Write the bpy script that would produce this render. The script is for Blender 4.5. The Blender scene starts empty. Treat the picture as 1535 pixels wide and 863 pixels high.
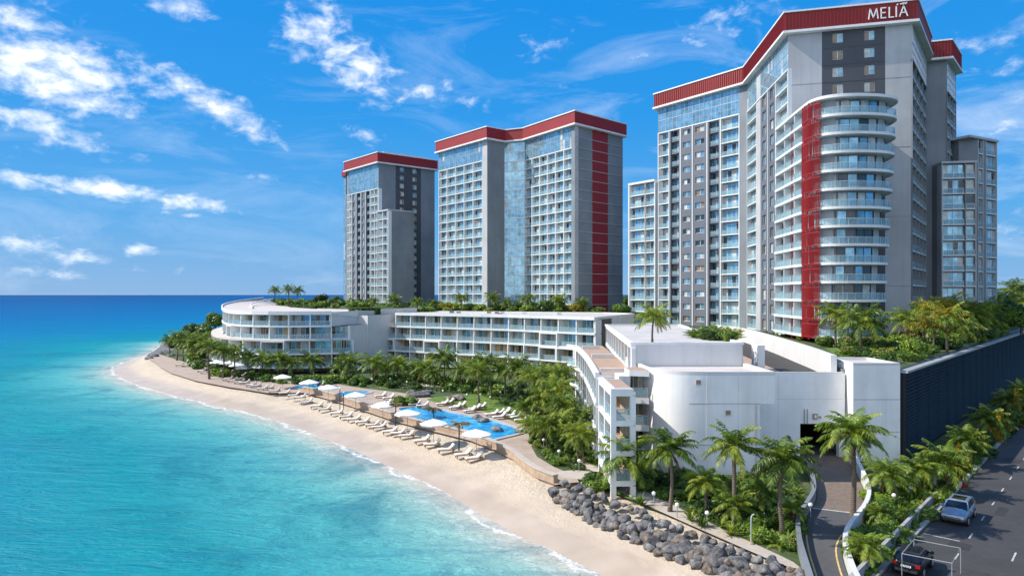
import bpy, math, random
import numpy as np
from mathutils import Vector, Matrix
from mathutils.geometry import tessellate_polygon
R = math.radians
rng = random.Random(7)
S = bpy.context.scene
COL = S.collection
CAMH = 18.0; FPX = 1000.0; CX = 767.5; HY = 441.0      # survey of the site: height, focal length, horizon

def P(px, py, d):
    return Vector(((px-CX)/FPX*d, d, CAMH-(py-HY)/FPX*d))
def G(px, py, z):
    d = (CAMH-z)*FPX/(py-HY)
    return Vector(((px-CX)/FPX*d, d, z))
def G2(px, py, z):
    g = G(px, py, z); return (g.x, g.y)
def PX(x, y): return CX + x/y*FPX

ORD = ['first','second','third','fourth','fifth','sixth','seventh','eighth','ninth','tenth','eleventh','twelfth','thirteenth',
       'fourteenth','fifteenth','sixteenth','seventeenth','eighteenth','nineteenth','twentieth']
def ordn(n):
    if n <= 20: return ORD[n-1]
    t = ['','','twenty','thirty','forty','fifty','sixty','seventy'][n//10]
    if n % 10 == 0: return t[:-1]+'ieth'
    return t+'-'+ORD[n % 10-1]

# ------------------------------------------------------------------ materials
MATS = {}
def new_mat(name):
    m = bpy.data.materials.new(name); m.use_nodes = True; MATS[name] = m
    nt = m.node_tree; b = nt.nodes['Principled BSDF']
    return m, nt, b
def N(nt, t, **kw):
    n = nt.nodes.new(t)
    for k, v in kw.items():
        if hasattr(n, k): setattr(n, k, v)
        else: n.inputs[k].default_value = v
    return n
def ramp(nt, fac, stops):
    r = nt.nodes.new('ShaderNodeValToRGB'); e = r.color_ramp.elements
    while len(e) > 1: e.remove(e[-1])
    e[0].position = stops[0][0]; e[0].color = (*stops[0][1], 1)
    for p, c in stops[1:]:
        q = e.new(p); q.color = (*c, 1)
    nt.links.new(fac, r.inputs[0]); return r.outputs[0]
def mixc(nt, fac, a, b, mode='MIX'):
    m = nt.nodes.new('ShaderNodeMix'); m.data_type = 'RGBA'; m.blend_type = mode
    for s, v in ((0, fac), (6, a), (7, b)):
        if hasattr(v, 'is_linked') or isinstance(v, bpy.types.NodeSocket): nt.links.new(v, m.inputs[s])
        elif s == 0: m.inputs[0].default_value = v
        else: m.inputs[s].default_value = (*v, 1)
    return m.outputs[2]
def math_(nt, op, a, b=None, clamp=False):
    m = nt.nodes.new('ShaderNodeMath'); m.operation = op; m.use_clamp = clamp
    for i, v in enumerate((a, b)):
        if v is None: continue
        if isinstance(v, bpy.types.NodeSocket): nt.links.new(v, m.inputs[i])
        else: m.inputs[i].default_value = v
    return m.outputs[0]
def noise(nt, scale, detail=4, rough=.55, vec=None, dist=0):
    n = nt.nodes.new('ShaderNodeTexNoise'); n.inputs['Scale'].default_value = scale
    n.inputs['Detail'].default_value = detail; n.inputs['Roughness'].default_value = rough; n.inputs['Distortion'].default_value = dist
    if vec is None:
        vec = nt.nodes.new('ShaderNodeNewGeometry').outputs['Position']
    nt.links.new(vec, n.inputs['Vector']); return n.outputs['Fac']
def scaled(nt, sc):
    g = nt.nodes.new('ShaderNodeNewGeometry'); m = nt.nodes.new('ShaderNodeMapping'); m.inputs['Scale'].default_value = sc
    nt.links.new(g.outputs['Position'], m.inputs['Vector']); return m.outputs[0]
def bump(nt, b, h, strength=.3, dist=.1):
    n = nt.nodes.new('ShaderNodeBump'); n.inputs['Strength'].default_value = strength; n.inputs['Distance'].default_value = dist
    nt.links.new(h, n.inputs['Height']); nt.links.new(n.outputs[0], b.inputs['Normal'])
def stained(name, c, rough=.6, var=.18, scale=.35, bscale=6, bstr=.15, streak=True, metal=0):
    m, nt, b = new_mat(name)
    f = noise(nt, scale, 5, .6)
    c0 = tuple(v*(1-var) for v in c); c1 = tuple(min(1, v*(1+var*.6)) for v in c)
    col = ramp(nt, f, [(.3, c0), (.68, c1)])
    if streak:
        s = noise(nt, 1, 4, .6, scaled(nt, (1.3, 1.3, .08)))
        col = mixc(nt, ramp(nt, s, [(.48, (0,)*3), (.78, (.36,)*3)]), col, tuple(v*k for v, k in zip(c, (.68, .66, .62))))
    nt.links.new(col, b.inputs['Base Color'])
    b.inputs['Roughness'].default_value = rough; b.inputs['Metallic'].default_value = metal
    if bstr: bump(nt, b, noise(nt, bscale, 3), bstr, .05)
    return m
stained('white', (.76, .755, .74), .5, .08, .3)
stained('white_wall', (.66, .655, .64), .55, .08, .25)
stained('plaster', (.85, .84, .82), .6, .10, .3)
stained('concrete', (.215, .238, .26), .8, .2, .12)
stained('light_concrete', (.435, .445, .455), .75, .18, .12)
stained('charcoal', (.062, .068, .08), .65, .12, .2)
stained('grey_panel', (.125, .14, .17), .65, .12, .2)
stained('mid_grey', (.19, .205, .222), .7, .18, .2)
stained('red', (.26, .010, .012), .6, .10, .2, bstr=0)
stained('red_slat', (.30, .012, .012), .5, .08, .2, bstr=0)
stained('roof_grey', (.50, .48, .46), .85, .16, .25, 3, .3, False)
stained('roof_pink', (.55, .49, .45), .85, .12, .3, 3, .3, False)
stained('terrace_tile', (.42, .29, .21), .7, .15, .6, 4, .2, False)
stained('stone_tan', (.40, .29, .20), .85, .28, 1.6, 3, .6, False)
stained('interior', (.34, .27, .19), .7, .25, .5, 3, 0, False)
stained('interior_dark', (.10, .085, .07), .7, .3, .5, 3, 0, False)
stained('dark_metal', (.03, .033, .037), .45, .1, 1, 3, 0, False)
stained('pole_grey', (.35, .36, .37), .4, .1, 1, 3, 0, False)
stained('bright_metal', (.65, .66, .68), .3, .05, 1, 3, 0, False, .6)
stained('louvre', (.026, .031, .038), .65, .18, .3, 3, 0, False)
MATS['louvre'].node_tree.nodes['Principled BSDF'].inputs['Specular IOR Level'].default_value = .16
stained('louvre_back', (.008, .010, .013), .7, .1, .3, 3, 0, False)
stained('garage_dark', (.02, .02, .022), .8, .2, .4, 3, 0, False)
stained('cushion', (.72, .68, .61), .85, .08, 3, 8, .2, False)
stained('teak', (.30, .17, .09), .6, .25, 3, 8, .2, False)
stained('canvas', (.84, .83, .80), .8, .05, 2, 6, .1, False)
stained('thatch', (.13, .09, .045), .9, .4, 3, 10, .8, False)
stained('towel_blue', (.02, .05, .20), .9, .1, 3, 8, .2, False)
stained('kerb', (.34, .33, .32), .8, .25, 1.5, 5, .3, False)
stained('wall_cap', (.62, .61, .6), .7, .12, .6, 5, .2, False)
stained('soil', (.10, .065, .04), .95, .3, 1.2, 5, .6, False)
stained('mulch', (.17, .12, .085), .95, .35, 1.2, 5, .6, False)
stained('asphalt_patch', (.030, .029, .029), .9, .3, 2, 9, .3, False)
stained('paint_line', (.46, .46, .44), .7, .45, 6, 8, .1, False)
stained('paint_yellow', (.60, .42, .16), .7, .3, 4, 8, .1, False)
stained('globe', (.85, .85, .82), .3, .02, 1, 3, 0, False)
stained('tyre', (.012, .012, .013), .85, .1, 1, 3, 0, False)
stained('flower_red', (.45, .03, .03), .6, .2, 4, 3, 0, False)
stained('flower_orange', (.55, .20, .04), .6, .2, 4, 3, 0, False)

def glass(name, c, metal=.0, rough=.06, spec=.8):
    m, nt, b = new_mat(name)
    f = noise(nt, .8, 2)
    nt.links.new(ramp(nt, f, [(.35, tuple(v*.75 for v in c)), (.65, tuple(min(1, v*1.2) for v in c))]), b.inputs['Base Color'])
    b.inputs['Metallic'].default_value = metal; b.inputs['Roughness'].default_value = rough
    b.inputs['Specular IOR Level'].default_value = spec
    bump(nt, b, noise(nt, .45, 2), .08, .15)
    return m
glass('pane_blue', (.27, .49, .60), .55, .06)
glass('pane_teal', (.20, .38, .46), .45, .08)
glass('pane_dark', (.035, .055, .068), 0, .05)
glass('pane_curtain', (.50, .52, .50), 0, .10, .7)
glass('pane_warm_lit', (.48, .33, .14), 0, .12, .6)  # warm lit room behind the glass, painted into the pane colour
glass('pane_tan', (.26, .20, .14), 0, .12, .6)
glass('car_glass', (.008, .010, .013), 0, .04, .8)
glass('lamp_glass', (.62, .62, .60), 0, .08, .8)
glass('tail_glass', (.40, .012, .012), 0, .1, .8)
glass('car_blue', (.10, .17, .26), .35, .22, .6)
glass('car_silver', (.34, .40, .47), .6, .25, .6)
glass('car_black', (.010, .011, .013), .1, .15, .6)
glass('car_navy', (.02, .05, .13), .2, .15, .6)
glass('car_maroon', (.12, .015, .02), .2, .2, .6)
def rail():
    m, nt, b = new_mat('rail_glass')
    b.inputs['Base Color'].default_value = (.50, .66, .72, 1); b.inputs['Roughness'].default_value = .08
    tr = N(nt, 'ShaderNodeBsdfTransparent'); tr.inputs[0].default_value = (.80, .93, .96, 1)
    mx = N(nt, 'ShaderNodeMixShader'); mx.inputs[0].default_value = .24
    nt.links.new(tr.outputs[0], mx.inputs[1]); nt.links.new(b.outputs[0], mx.inputs[2])
    nt.links.new(mx.outputs[0], nt.nodes['Material Output'].inputs[0])
rail()

def leaf(name, dark, light, trans=.35, scale=.9):
    m, nt, b = new_mat(name)
    oi = N(nt, 'ShaderNodeObjectInfo')
    f = noise(nt, scale, 3, .6)
    f2 = math_(nt, 'ADD', f, math_(nt, 'MULTIPLY', math_(nt, 'SUBTRACT', oi.outputs['Random'], .5), .30))
    g = N(nt, 'ShaderNodeNewGeometry')
    f3 = math_(nt, 'ADD', f2, math_(nt, 'MULTIPLY', math_(nt, 'SUBTRACT', g.outputs['Random Per Island'], .5), .42))
    col = ramp(nt, f3, [(.28, dark), (.72, light)])
    nt.links.new(col, b.inputs['Base Color']); b.inputs['Roughness'].default_value = .42
    b.inputs['Specular IOR Level'].default_value = .4
    t = N(nt, 'ShaderNodeBsdfTranslucent'); nt.links.new(col, t.inputs[0])
    mx = N(nt, 'ShaderNodeMixShader'); mx.inputs[0].default_value = trans
    nt.links.new(b.outputs[0], mx.inputs[1]); nt.links.new(t.outputs[0], mx.inputs[2])
    nt.links.new(mx.outputs[0], nt.nodes['Material Output'].inputs[0])
leaf('frond', (0.038, 0.092, 0.012), (0.24, 0.34, 0.045))
leaf('frond_light', (0.085, 0.15, 0.014), (0.4, 0.45, 0.055))
leaf('frond_gold', (.12, .12, .012), (.52, .38, .03))
leaf('frond_dry', (.12, .075, .03), (.30, .19, .08), .2)
leaf('shrub', (0.028, 0.075, 0.012), (0.16, 0.27, 0.035))
leaf('shrub_light', (0.06, 0.13, 0.014), (0.27, 0.37, 0.045))
leaf('shrub_dark', (0.02, 0.05, 0.01), (0.09, 0.16, 0.025))
leaf('shrub_yellow', (.10, .11, .012), (.40, .34, .04))
leaf('grass_blade', (.08, .15, .016), (.28, .38, .05), .3, .5)

def bark():
    m, nt, b = new_mat('palm_bark')
    w = N(nt, 'ShaderNodeTexWave'); w.wave_type = 'BANDS'; w.bands_direction = 'Z'
    w.inputs['Scale'].default_value = 2.3; w.inputs['Distortion'].default_value = 3.5; w.inputs['Detail'].default_value = 2
    g = N(nt, 'ShaderNodeNewGeometry'); nt.links.new(g.outputs['Position'], w.inputs['Vector'])
    f = math_(nt, 'MULTIPLY', math_(nt, 'ADD', w.outputs['Fac'], noise(nt, 3)), .5)
    nt.links.new(ramp(nt, f, [(.22, (.085, .062, .045)), (.8, (.20, .155, .115))]), b.inputs['Base Color'])
    b.inputs['Roughness'].default_value = .9; bump(nt, b, f, .7, .06)
bark()

def rock():
    m, nt, b = new_mat('rock')
    oi = N(nt, 'ShaderNodeObjectInfo')
    f = noise(nt, 1.8, 8, .65); v = noise(nt, .6, 3)
    base = ramp(nt, f, [(.30, (.028, .026, .026)), (.48, (.145, .139, .136)), (.72, (.35, .335, .325))])
    tint = ramp(nt, oi.outputs['Random'], [(0, (.70, .72, .76)), (.4, (1, 1, 1.02)), (.75, (1.25, 1.24, 1.22)), (.9, (1.3, 1.1, .92)), (1, (1.45, 1.12, .86))])
    nt.links.new(mixc(nt, 1.0, base, tint, 'MULTIPLY'), b.inputs['Base Color'])
    b.inputs['Roughness'].default_value = .8
    bump(nt, b, math_(nt, 'ADD', noise(nt, 4, 8, .75), math_(nt, 'MULTIPLY', noise(nt, 1.6, 3, .6, None, 1.5), .8)), .9, .25)
rock()

def sand():
    m, nt, b = new_mat('sand')
    a = N(nt, 'ShaderNodeAttribute', attribute_name='shore')
    d = math_(nt, 'ADD', a.outputs['Fac'], math_(nt, 'MULTIPLY', math_(nt, 'SUBTRACT', noise(nt, .22, 4), .5), 4.5))
    wet = N(nt, 'ShaderNodeMapRange'); wet.inputs['From Min'].default_value = 2.5; wet.inputs['From Max'].default_value = 6.5
    nt.links.new(d, wet.inputs[0])
    f = noise(nt, .5, 6, .65); f2 = noise(nt, 6, 4, .7)
    dry = ramp(nt, f, [(.3, (.56, .465, .345)), (.7, (.68, .58, .445))])
    dry = mixc(nt, ramp(nt, f2, [(.5, (0,)*3), (.72, (.5,)*3)]), dry, (.46, .36, .25))
    wetc = ramp(nt, noise(nt, .3, 3), [(.3, (.42, .335, .25)), (.7, (.52, .42, .33))])
    nt.links.new(mixc(nt, wet.outputs[0], wetc, dry), b.inputs['Base Color'])
    rr = N(nt, 'ShaderNodeMapRange'); rr.inputs['To Min'].default_value = .35; rr.inputs['To Max'].default_value = .95
    nt.links.new(wet.outputs[0], rr.inputs[0]); nt.links.new(rr.outputs[0], b.inputs['Roughness'])
    b.inputs['Specular IOR Level'].default_value = .25
    h = math_(nt, 'ADD', noise(nt, 1.6, 6, .7), math_(nt, 'MULTIPLY', noise(nt, 4.5, 4, .7), .6))
    h = math_(nt, 'MULTIPLY', h, wet.outputs[0])
    bump(nt, b, h, .8, .45)
sand()

def sea():
    m, nt, b = new_mat('sea')
    a = N(nt, 'ShaderNodeAttribute', attribute_name='shore')
    wob = math_(nt, 'MULTIPLY', math_(nt, 'SUBTRACT', noise(nt, .03, 4), .5), .5)
    d = math_(nt, 'MULTIPLY', a.outputs['Fac'], math_(nt, 'ADD', wob, 1.0))
    lg = math_(nt, 'DIVIDE', math_(nt, 'LOGARITHM', math_(nt, 'ADD', math_(nt, 'MAXIMUM', d, 0), 1), 10), 3.4)
    def L(x): return math.log10(x+1)/3.4
    col = ramp(nt, lg, [(0, (.56, .49, .40)), (L(1.2), (.46, .47, .39)), (L(4), (.26, .46, .42)), (L(10), (.085, .38, .39)), (L(22), (.006, .26, .31)),
                        (L(50), (.001, .205, .315)), (L(120), (.0005, .165, .34)), (L(350), (.001, .12, .31)), (L(2300), (.002, .066, .225))])
    patch = noise(nt, 1, 4, .6, scaled(nt, (.012, .05, 1)))
    col = mixc(nt, ramp(nt, patch, [(.5, (0,)*3), (.75, (.45,)*3)]), col, (.001, .12, .27))
    bed = noise(nt, .055, 5, .7, None, 1.2); bedm = N(nt, 'ShaderNodeMapRange'); bedm.inputs['From Min'].default_value = 90; bedm.inputs['From Max'].default_value = 12; nt.links.new(d, bedm.inputs[0])
    col = mixc(nt, math_(nt, 'MULTIPLY', bedm.outputs[0], ramp(nt, bed, [(.50, (0,)*3), (.66, (.55,)*3)])), col, (.003, .15, .21))
    # wind streaks, their light and dark painted into the water colour
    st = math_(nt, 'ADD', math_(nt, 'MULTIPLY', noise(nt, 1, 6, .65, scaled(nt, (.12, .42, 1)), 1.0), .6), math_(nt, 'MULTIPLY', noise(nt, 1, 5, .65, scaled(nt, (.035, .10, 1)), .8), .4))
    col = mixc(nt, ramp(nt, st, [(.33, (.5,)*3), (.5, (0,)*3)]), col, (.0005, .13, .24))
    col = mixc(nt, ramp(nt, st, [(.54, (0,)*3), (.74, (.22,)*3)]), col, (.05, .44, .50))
    # foam at the water's edge
    nd = math_(nt, 'ADD', a.outputs['Fac'], math_(nt, 'MULTIPLY', math_(nt, 'SUBTRACT', noise(nt, .16, 6, .7), .5), 7.0))
    e1 = ramp(nt, math_(nt, 'DIVIDE', nd, 8.0), [(0, (0.15,)*3), (.02, (.95,)*3), (.06, (.8,)*3), (.085, (.12,)*3), (.17, (.05,)*3), (.29, (.10,)*3), (.33, (.24,)*3), (.36, (.03,)*3), (.5, (0,)*3)])
    lace = ramp(nt, noise(nt, 1.1, 6, .75, None, 1.0), [(.38, (.12,)*3), (.58, (1,)*3)])
    foam = math_(nt, 'MULTIPLY', e1, lace)
    caps = ramp(nt, noise(nt, 1, 6, .7, scaled(nt, (.05, .28, 1))), [(.73, (0,)*3), (.80, (.6,)*3)])
    foam = math_(nt, 'MAXIMUM', foam, caps)
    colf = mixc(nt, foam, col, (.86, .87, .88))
    h = math_(nt, 'ADD', noise(nt, 1, 5, .6, scaled(nt, (.20, .62, 1)), .7), math_(nt, 'MULTIPLY', noise(nt, 1, 5, .65, scaled(nt, (1.0, 2.4, 1)), .6), .40))
    bn = nt.nodes.new('ShaderNodeBump'); bn.inputs['Strength'].default_value = .85; bn.inputs['Distance'].default_value = .8; nt.links.new(h, bn.inputs['Height'])
    di = N(nt, 'ShaderNodeBsdfDiffuse'); nt.links.new(colf, di.inputs[0]); nt.links.new(bn.outputs[0], di.inputs['Normal'])
    gl = N(nt, 'ShaderNodeBsdfGlossy'); gl.inputs['Roughness'].default_value = .16; nt.links.new(bn.outputs[0], gl.inputs['Normal'])
    fr = N(nt, 'ShaderNodeFresnel'); fr.inputs[0].default_value = 1.33; nt.links.new(bn.outputs[0], fr.inputs['Normal'])
    fac = math_(nt, 'MINIMUM', math_(nt, 'MULTIPLY', fr.outputs[0], .42), .13)
    fac = math_(nt, 'MULTIPLY', fac, math_(nt, 'SUBTRACT', 1.0, foam, True))
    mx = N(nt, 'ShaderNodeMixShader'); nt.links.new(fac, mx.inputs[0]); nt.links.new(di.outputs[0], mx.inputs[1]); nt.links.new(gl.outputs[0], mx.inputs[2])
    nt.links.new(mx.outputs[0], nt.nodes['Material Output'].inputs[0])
sea()

def simple2(name, sc, stops, rough, bs=8, bstr=.3, detail=6, spec=.5):
    m, nt, b = new_mat(name)
    f = noise(nt, sc, detail, .65)
    f = math_(nt, 'ADD', math_(nt, 'MULTIPLY', f, .65), math_(nt, 'MULTIPLY', noise(nt, sc*9, 3, .6), .35))
    nt.links.new(ramp(nt, f, stops), b.inputs['Base Color']); b.inputs['Roughness'].default_value = rough
    b.inputs['Specular IOR Level'].default_value = spec
    bump(nt, b, noise(nt, bs, 5), bstr, .08)
simple2('lawn', .5, [(.35, (.05, .11, .014)), (.5, (.11, .19, .024)), (.66, (.20, .27, .04))], .9, 9, .8)
simple2('garden_ground', .45, [(.33, (.014, .035, .008)), (.5, (.05, .085, .018)), (.66, (.13, .11, .06))], .95, 5, .9)
simple2('asphalt', .3, [(.3, (.032, .031, .031)), (.7, (.060, .057, .055))], .85, 25, .25)
simple2('asphalt_new', .3, [(.3, (.055, .056, .06)), (.7, (.10, .10, .10))], .85, 25, .25)
simple2('paver', .5, [(.3, (.30, .225, .175)), (.7, (.47, .38, .31))], .85, 5, .4)
simple2('path_paving', .5, [(.3, (.36, .30, .25)), (.7, (.52, .46, .40))], .85, 5, .4)
simple2('grey_slope', .5, [(.3, (.10, .10, .105)), (.7, (.19, .19, .2))], .85, 5, .4)
simple2('far_green', .05, [(.3, (.02, .05, .012)), (.7, (.06, .10, .02))], .95, 1, .9)
def pool():
    m, nt, b = new_mat('pool_water')
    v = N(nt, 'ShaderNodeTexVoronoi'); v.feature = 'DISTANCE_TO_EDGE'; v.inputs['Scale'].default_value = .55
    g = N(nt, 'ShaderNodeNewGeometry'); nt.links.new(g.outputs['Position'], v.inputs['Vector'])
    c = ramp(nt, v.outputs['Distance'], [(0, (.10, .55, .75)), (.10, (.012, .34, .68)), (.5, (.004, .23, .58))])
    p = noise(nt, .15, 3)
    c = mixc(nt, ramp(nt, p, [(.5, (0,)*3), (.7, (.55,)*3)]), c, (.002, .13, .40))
    nt.links.new(c, b.inputs['Base Color']); b.inputs['Roughness'].default_value = .06; b.inputs['IOR'].default_value = 1.33
    bump(nt, b, noise(nt, 2.2, 4), .25, .1)
pool()
def brick_drive():
    m, nt, b = new_mat('brick_paving')
    t = N(nt, 'ShaderNodeTexBrick'); t.inputs['Scale'].default_value = 2.2
    t.inputs['Color1'].default_value = (.16, .115, .085, 1); t.inputs['Color2'].default_value = (.25, .19, .145, 1); t.inputs['Mortar'].default_value = (.09, .07, .055, 1)
    t.inputs['Mortar Size'].default_value = .02
    g = N(nt, 'ShaderNodeNewGeometry'); nt.links.new(g.outputs['Position'], t.inputs['Vector'])
    c = mixc(nt, ramp(nt, noise(nt, .5, 4), [(.4, (0,)*3), (.7, (.5,)*3)]), t.outputs['Color'], (.12, .10, .085))
    nt.links.new(c, b.inputs['Base Color']); b.inputs['Roughness'].default_value = .85
    bump(nt, b, t.outputs['Fac'], .3, -.03)
brick_drive()

# ------------------------------------------------------------------ mesh builder
class MB:
    def __init__(s): s.v = []; s.f = []; s.m = []; s.smooth = False
    def add(s, verts, faces, mat):
        o = len(s.v); s.v += [tuple(q) for q in verts]
        for f in faces: s.f.append(tuple(i+o for i in f)); s.m.append(mat)
    def merge(s, b):
        o = len(s.v); s.v += b.v; s.f += [tuple(i+o for i in f) for f in b.f]; s.m += b.m
    def quad(s, a, b, c, d, mat): s.add((a, b, c, d), [(0, 1, 2, 3)], mat)
    def hexa(s, p, mat):            # p: 8 points, bottom ring 0-3 then top ring 4-7
        s.add(p, [(3, 2, 1, 0), (4, 5, 6, 7), (0, 1, 5, 4), (1, 2, 6, 5), (2, 3, 7, 6), (3, 0, 4, 7)], mat)
    def box(s, x0, x1, y0, y1, z0, z1, mat):
        s.hexa([(x0, y0, z0), (x1, y0, z0), (x1, y1, z0), (x0, y1, z0), (x0, y0, z1), (x1, y0, z1), (x1, y1, z1), (x0, y1, z1)], mat)
    def fbox(s, F, u0, u1, n0, n1, z0, z1, mat):   # n0 < n1 outward
        p = F.p
        s.hexa([p(u0, n1, z0), p(u1, n1, z0), p(u1, n0, z0), p(u0, n0, z0), p(u0, n1, z1), p(u1, n1, z1), p(u1, n0, z1), p(u0, n0, z1)], mat)
    def fquad(s, F, u0, u1, n, z0, z1, mat):
        p = F.p; s.quad(p(u0, n, z0), p(u1, n, z0), p(u1, n, z1), p(u0, n, z1), mat)
    def prism(s, pts, z0, z1, mat, top=None, caps=True):     # pts counter-clockwise from above
        n = len(pts)
        zt = z1 if isinstance(z1, (list, tuple)) else [z1]*n
        zb = z0 if isinstance(z0, (list, tuple)) else [z0]*n
        v = [(x, y, zb[i]) for i, (x, y) in enumerate(pts)]+[(x, y, zt[i]) for i, (x, y) in enumerate(pts)]
        s.add(v, [(i, (i+1) % n, n+(i+1) % n, n+i) for i in range(n)], mat)
        if caps:
            tri = tessellate_polygon([[Vector((x, y, 0)) for x, y in pts]])
            tri = [fix(t, pts) for t in tri]
            s.add(v[n:], tri, top or mat); s.add(v[:n], [t[::-1] for t in tri], mat)
    def sheet(s, pts, z, mat):
        zz = z if isinstance(z, (list, tuple)) else [z]*len(pts)
        tri = [fix(t, pts) for t in tessellate_polygon([[Vector((x, y, 0)) for x, y in pts]])]
        s.add([(x, y, zz[i]) for i, (x, y) in enumerate(pts)], tri, mat)
    def ribbon(s, pts, w, z0, z1, mat, closed=False):        # wall of thickness w centred on a polyline
        L, Rr = offset_line(pts, w/2, closed), offset_line(pts, -w/2, closed)
        n = len(pts); zt = z1 if isinstance(z1, (list, tuple)) else [z1]*n; zb = z0 if isinstance(z0, (list, tuple)) else [z0]*n
        v = []
        for i in range(n): v += [(*L[i], zb[i]), (*L[i], zt[i]), (*Rr[i], zt[i]), (*Rr[i], zb[i])]
        fs = []
        for i in range(n if closed else n-1):
            a, b = 4*i, 4*((i+1) % n)
            for k in range(4): fs.append((a+k, a+(k+1) % 4, b+(k+1) % 4, b+k))
        if not closed: fs += [(3, 2, 1, 0), tuple(4*(n-1)+k for k in range(4))]
        s.add(v, fs, mat)
    def tube(s, pts, r, mat, k=6, cap=True):
        pts = [Vector(p) for p in pts]; n = len(pts); rr = r if isinstance(r, (list, tuple)) else [r]*n
        v = []; ref = Vector((.31, .95, .05))
        for i, p in enumerate(pts):
            t = (pts[min(i+1, n-1)]-pts[max(i-1, 0)]).normalized()
            a = t.cross(ref if abs(t.dot(ref)) < .95 else Vector((1, 0, 0))).normalized(); b = t.cross(a)
            for j in range(k):
                an = 2*math.pi*j/k; v.append(p+(a*math.cos(an)+b*math.sin(an))*rr[i])
        f = [(i*k+j, i*k+(j+1) % k, (i+1)*k+(j+1) % k, (i+1)*k+j) for i in range(n-1) for j in range(k)]
        if cap: f += [tuple(range(k))[::-1], tuple((n-1)*k+j for j in range(k))]
        s.add(v, f, mat)
    def lathe(s, c, prof, mat, k=16):
        v = []
        for r, z in prof:
            for j in range(k):
                a = 2*math.pi*j/k; v.append((c[0]+r*math.cos(a), c[1]+r*math.sin(a), c[2]+z))
        n = len(prof)
        s.add(v, [(i*k+j, i*k+(j+1) % k, (i+1)*k+(j+1) % k, (i+1)*k+j) for i in range(n-1) for j in range(k)], mat)
    def mesh(s, name, origin=(0, 0, 0)):
        me = bpy.data.meshes.new(name)
        ox, oy, oz = origin
        me.from_pydata([(x-ox, y-oy, z-oz) for x, y, z in s.v], [], s.f)
        mats = sorted(set(s.m)); ix = {m: i for i, m in enumerate(mats)}
        for m in mats: me.materials.append(MATS[m])
        me.polygons.foreach_set('material_index', [ix[m] for m in s.m])
        if s.smooth: me.polygons.foreach_set('use_smooth', [True]*len(s.f))
        me.update(); return me
    def build(s, name, parent=None, origin=(0, 0, 0), loc=None):
        o = bpy.data.objects.new(name, s.mesh(name, origin)); COL.objects.link(o)
        if parent: o.parent = parent
        if loc is not None: o.location = loc
        return o
def fix(t, pts):
    (ax, ay), (bx, by), (cx, cy) = (pts[i] for i in t)
    return tuple(t) if (bx-ax)*(cy-ay)-(by-ay)*(cx-ax) > 0 else tuple(t)[::-1]
def offset_line(pts, d, closed=False):       # +d = to the left of travel
    n = len(pts); out = []
    for i in range(n):
        a = pts[i-1] if (i > 0 or closed) else None; b = pts[i]; c = pts[(i+1) % n] if (i < n-1 or closed) else None
        ns = []
        for p, q in ((a, b), (b, c)):
            if p is None or q is None: continue
            dx, dy = q[0]-p[0], q[1]-p[1]; l = math.hypot(dx, dy) or 1; ns.append((-dy/l, dx/l))
        if len(ns) == 1: nx, ny = ns[0]; k = 1
        else:
            nx, ny = ns[0][0]+ns[1][0], ns[0][1]+ns[1][1]; l = math.hypot(nx, ny) or 1; nx /= l; ny /= l
            k = 1/max(.35, nx*ns[0][0]+ny*ns[0][1])
        out.append((b[0]+nx*d*k, b[1]+ny*d*k))
    return out
def spline(pts, per=6, closed=False):
    pts = [tuple(p) for p in pts]; n = len(pts); out = []
    for i in range(n if closed else n-1):
        g = lambda k: pts[k % n] if closed else pts[min(max(k, 0), n-1)]
        p0, p1, p2, p3 = g(i-1), g(i), g(i+1), g(i+2)
        for j in range(per):
            t = j/per
            out.append(tuple(.5*(2*b+(c-a)*t+(2*a-5*b+4*c-d)*t*t+(3*b-a-3*c+d)*t**3) for a, b, c, d in zip(p0, p1, p2, p3)))
    if not closed: out.append(pts[-1])
    return out
def resample(pts, n):
    L = [0]
    for a, b in zip(pts, pts[1:]): L.append(L[-1]+math.dist(a, b))
    out = []; j = 0
    for i in range(n):
        t = L[-1]*i/(n-1)
        while j < len(L)-2 and L[j+1] < t: j += 1
        f = (t-L[j])/max(1e-9, L[j+1]-L[j]); out.append(tuple(a+(b-a)*f for a, b in zip(pts[j], pts[j+1])))
    return out
class Fr:                                    # facade frame: A left, B right seen from outside
    def __init__(s, A, B):
        s.A = Vector((A[0], A[1])); s.B = Vector((B[0], B[1])); d = s.B-s.A; s.L = d.length; s.u = d/s.L; s.n = Vector((s.u.y, -s.u.x))
    def p(s, u, n, z):
        q = s.A+s.u*u+s.n*n; return (q.x, q.y, z)
    def at(s, px):                           # distance along the facade where the survey ray px meets it
        k = (px-CX)/FPX
        return (k*s.A.y-s.A.x)/(s.u.x-k*s.u.y)

def props(o, label=None, cat=None, group=None, kind=None):
    if label: o['label'] = label
    if cat: o['category'] = cat
    if group: o['group'] = group
    if kind: o['kind'] = kind
    return o
def empty(name, loc, label, cat, group=None, rz=0):
    o = bpy.data.objects.new(name, None); COL.objects.link(o); o.location = loc; o.rotation_euler[2] = rz; o.empty_display_size = .3
    return props(o, label, cat, group)
def child(name, me, parent, loc=(0, 0, 0), rz=0, sc=None):
    o = bpy.data.objects.new(name, me); COL.objects.link(o); o.parent = parent; o.location = loc; o.rotation_euler[2] = rz
    if sc is not None: o.scale = sc if isinstance(sc, (tuple, list)) else (sc, sc, sc)
    return o
def structure(name, mb): return props(mb.build(name), kind='structure')

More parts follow.
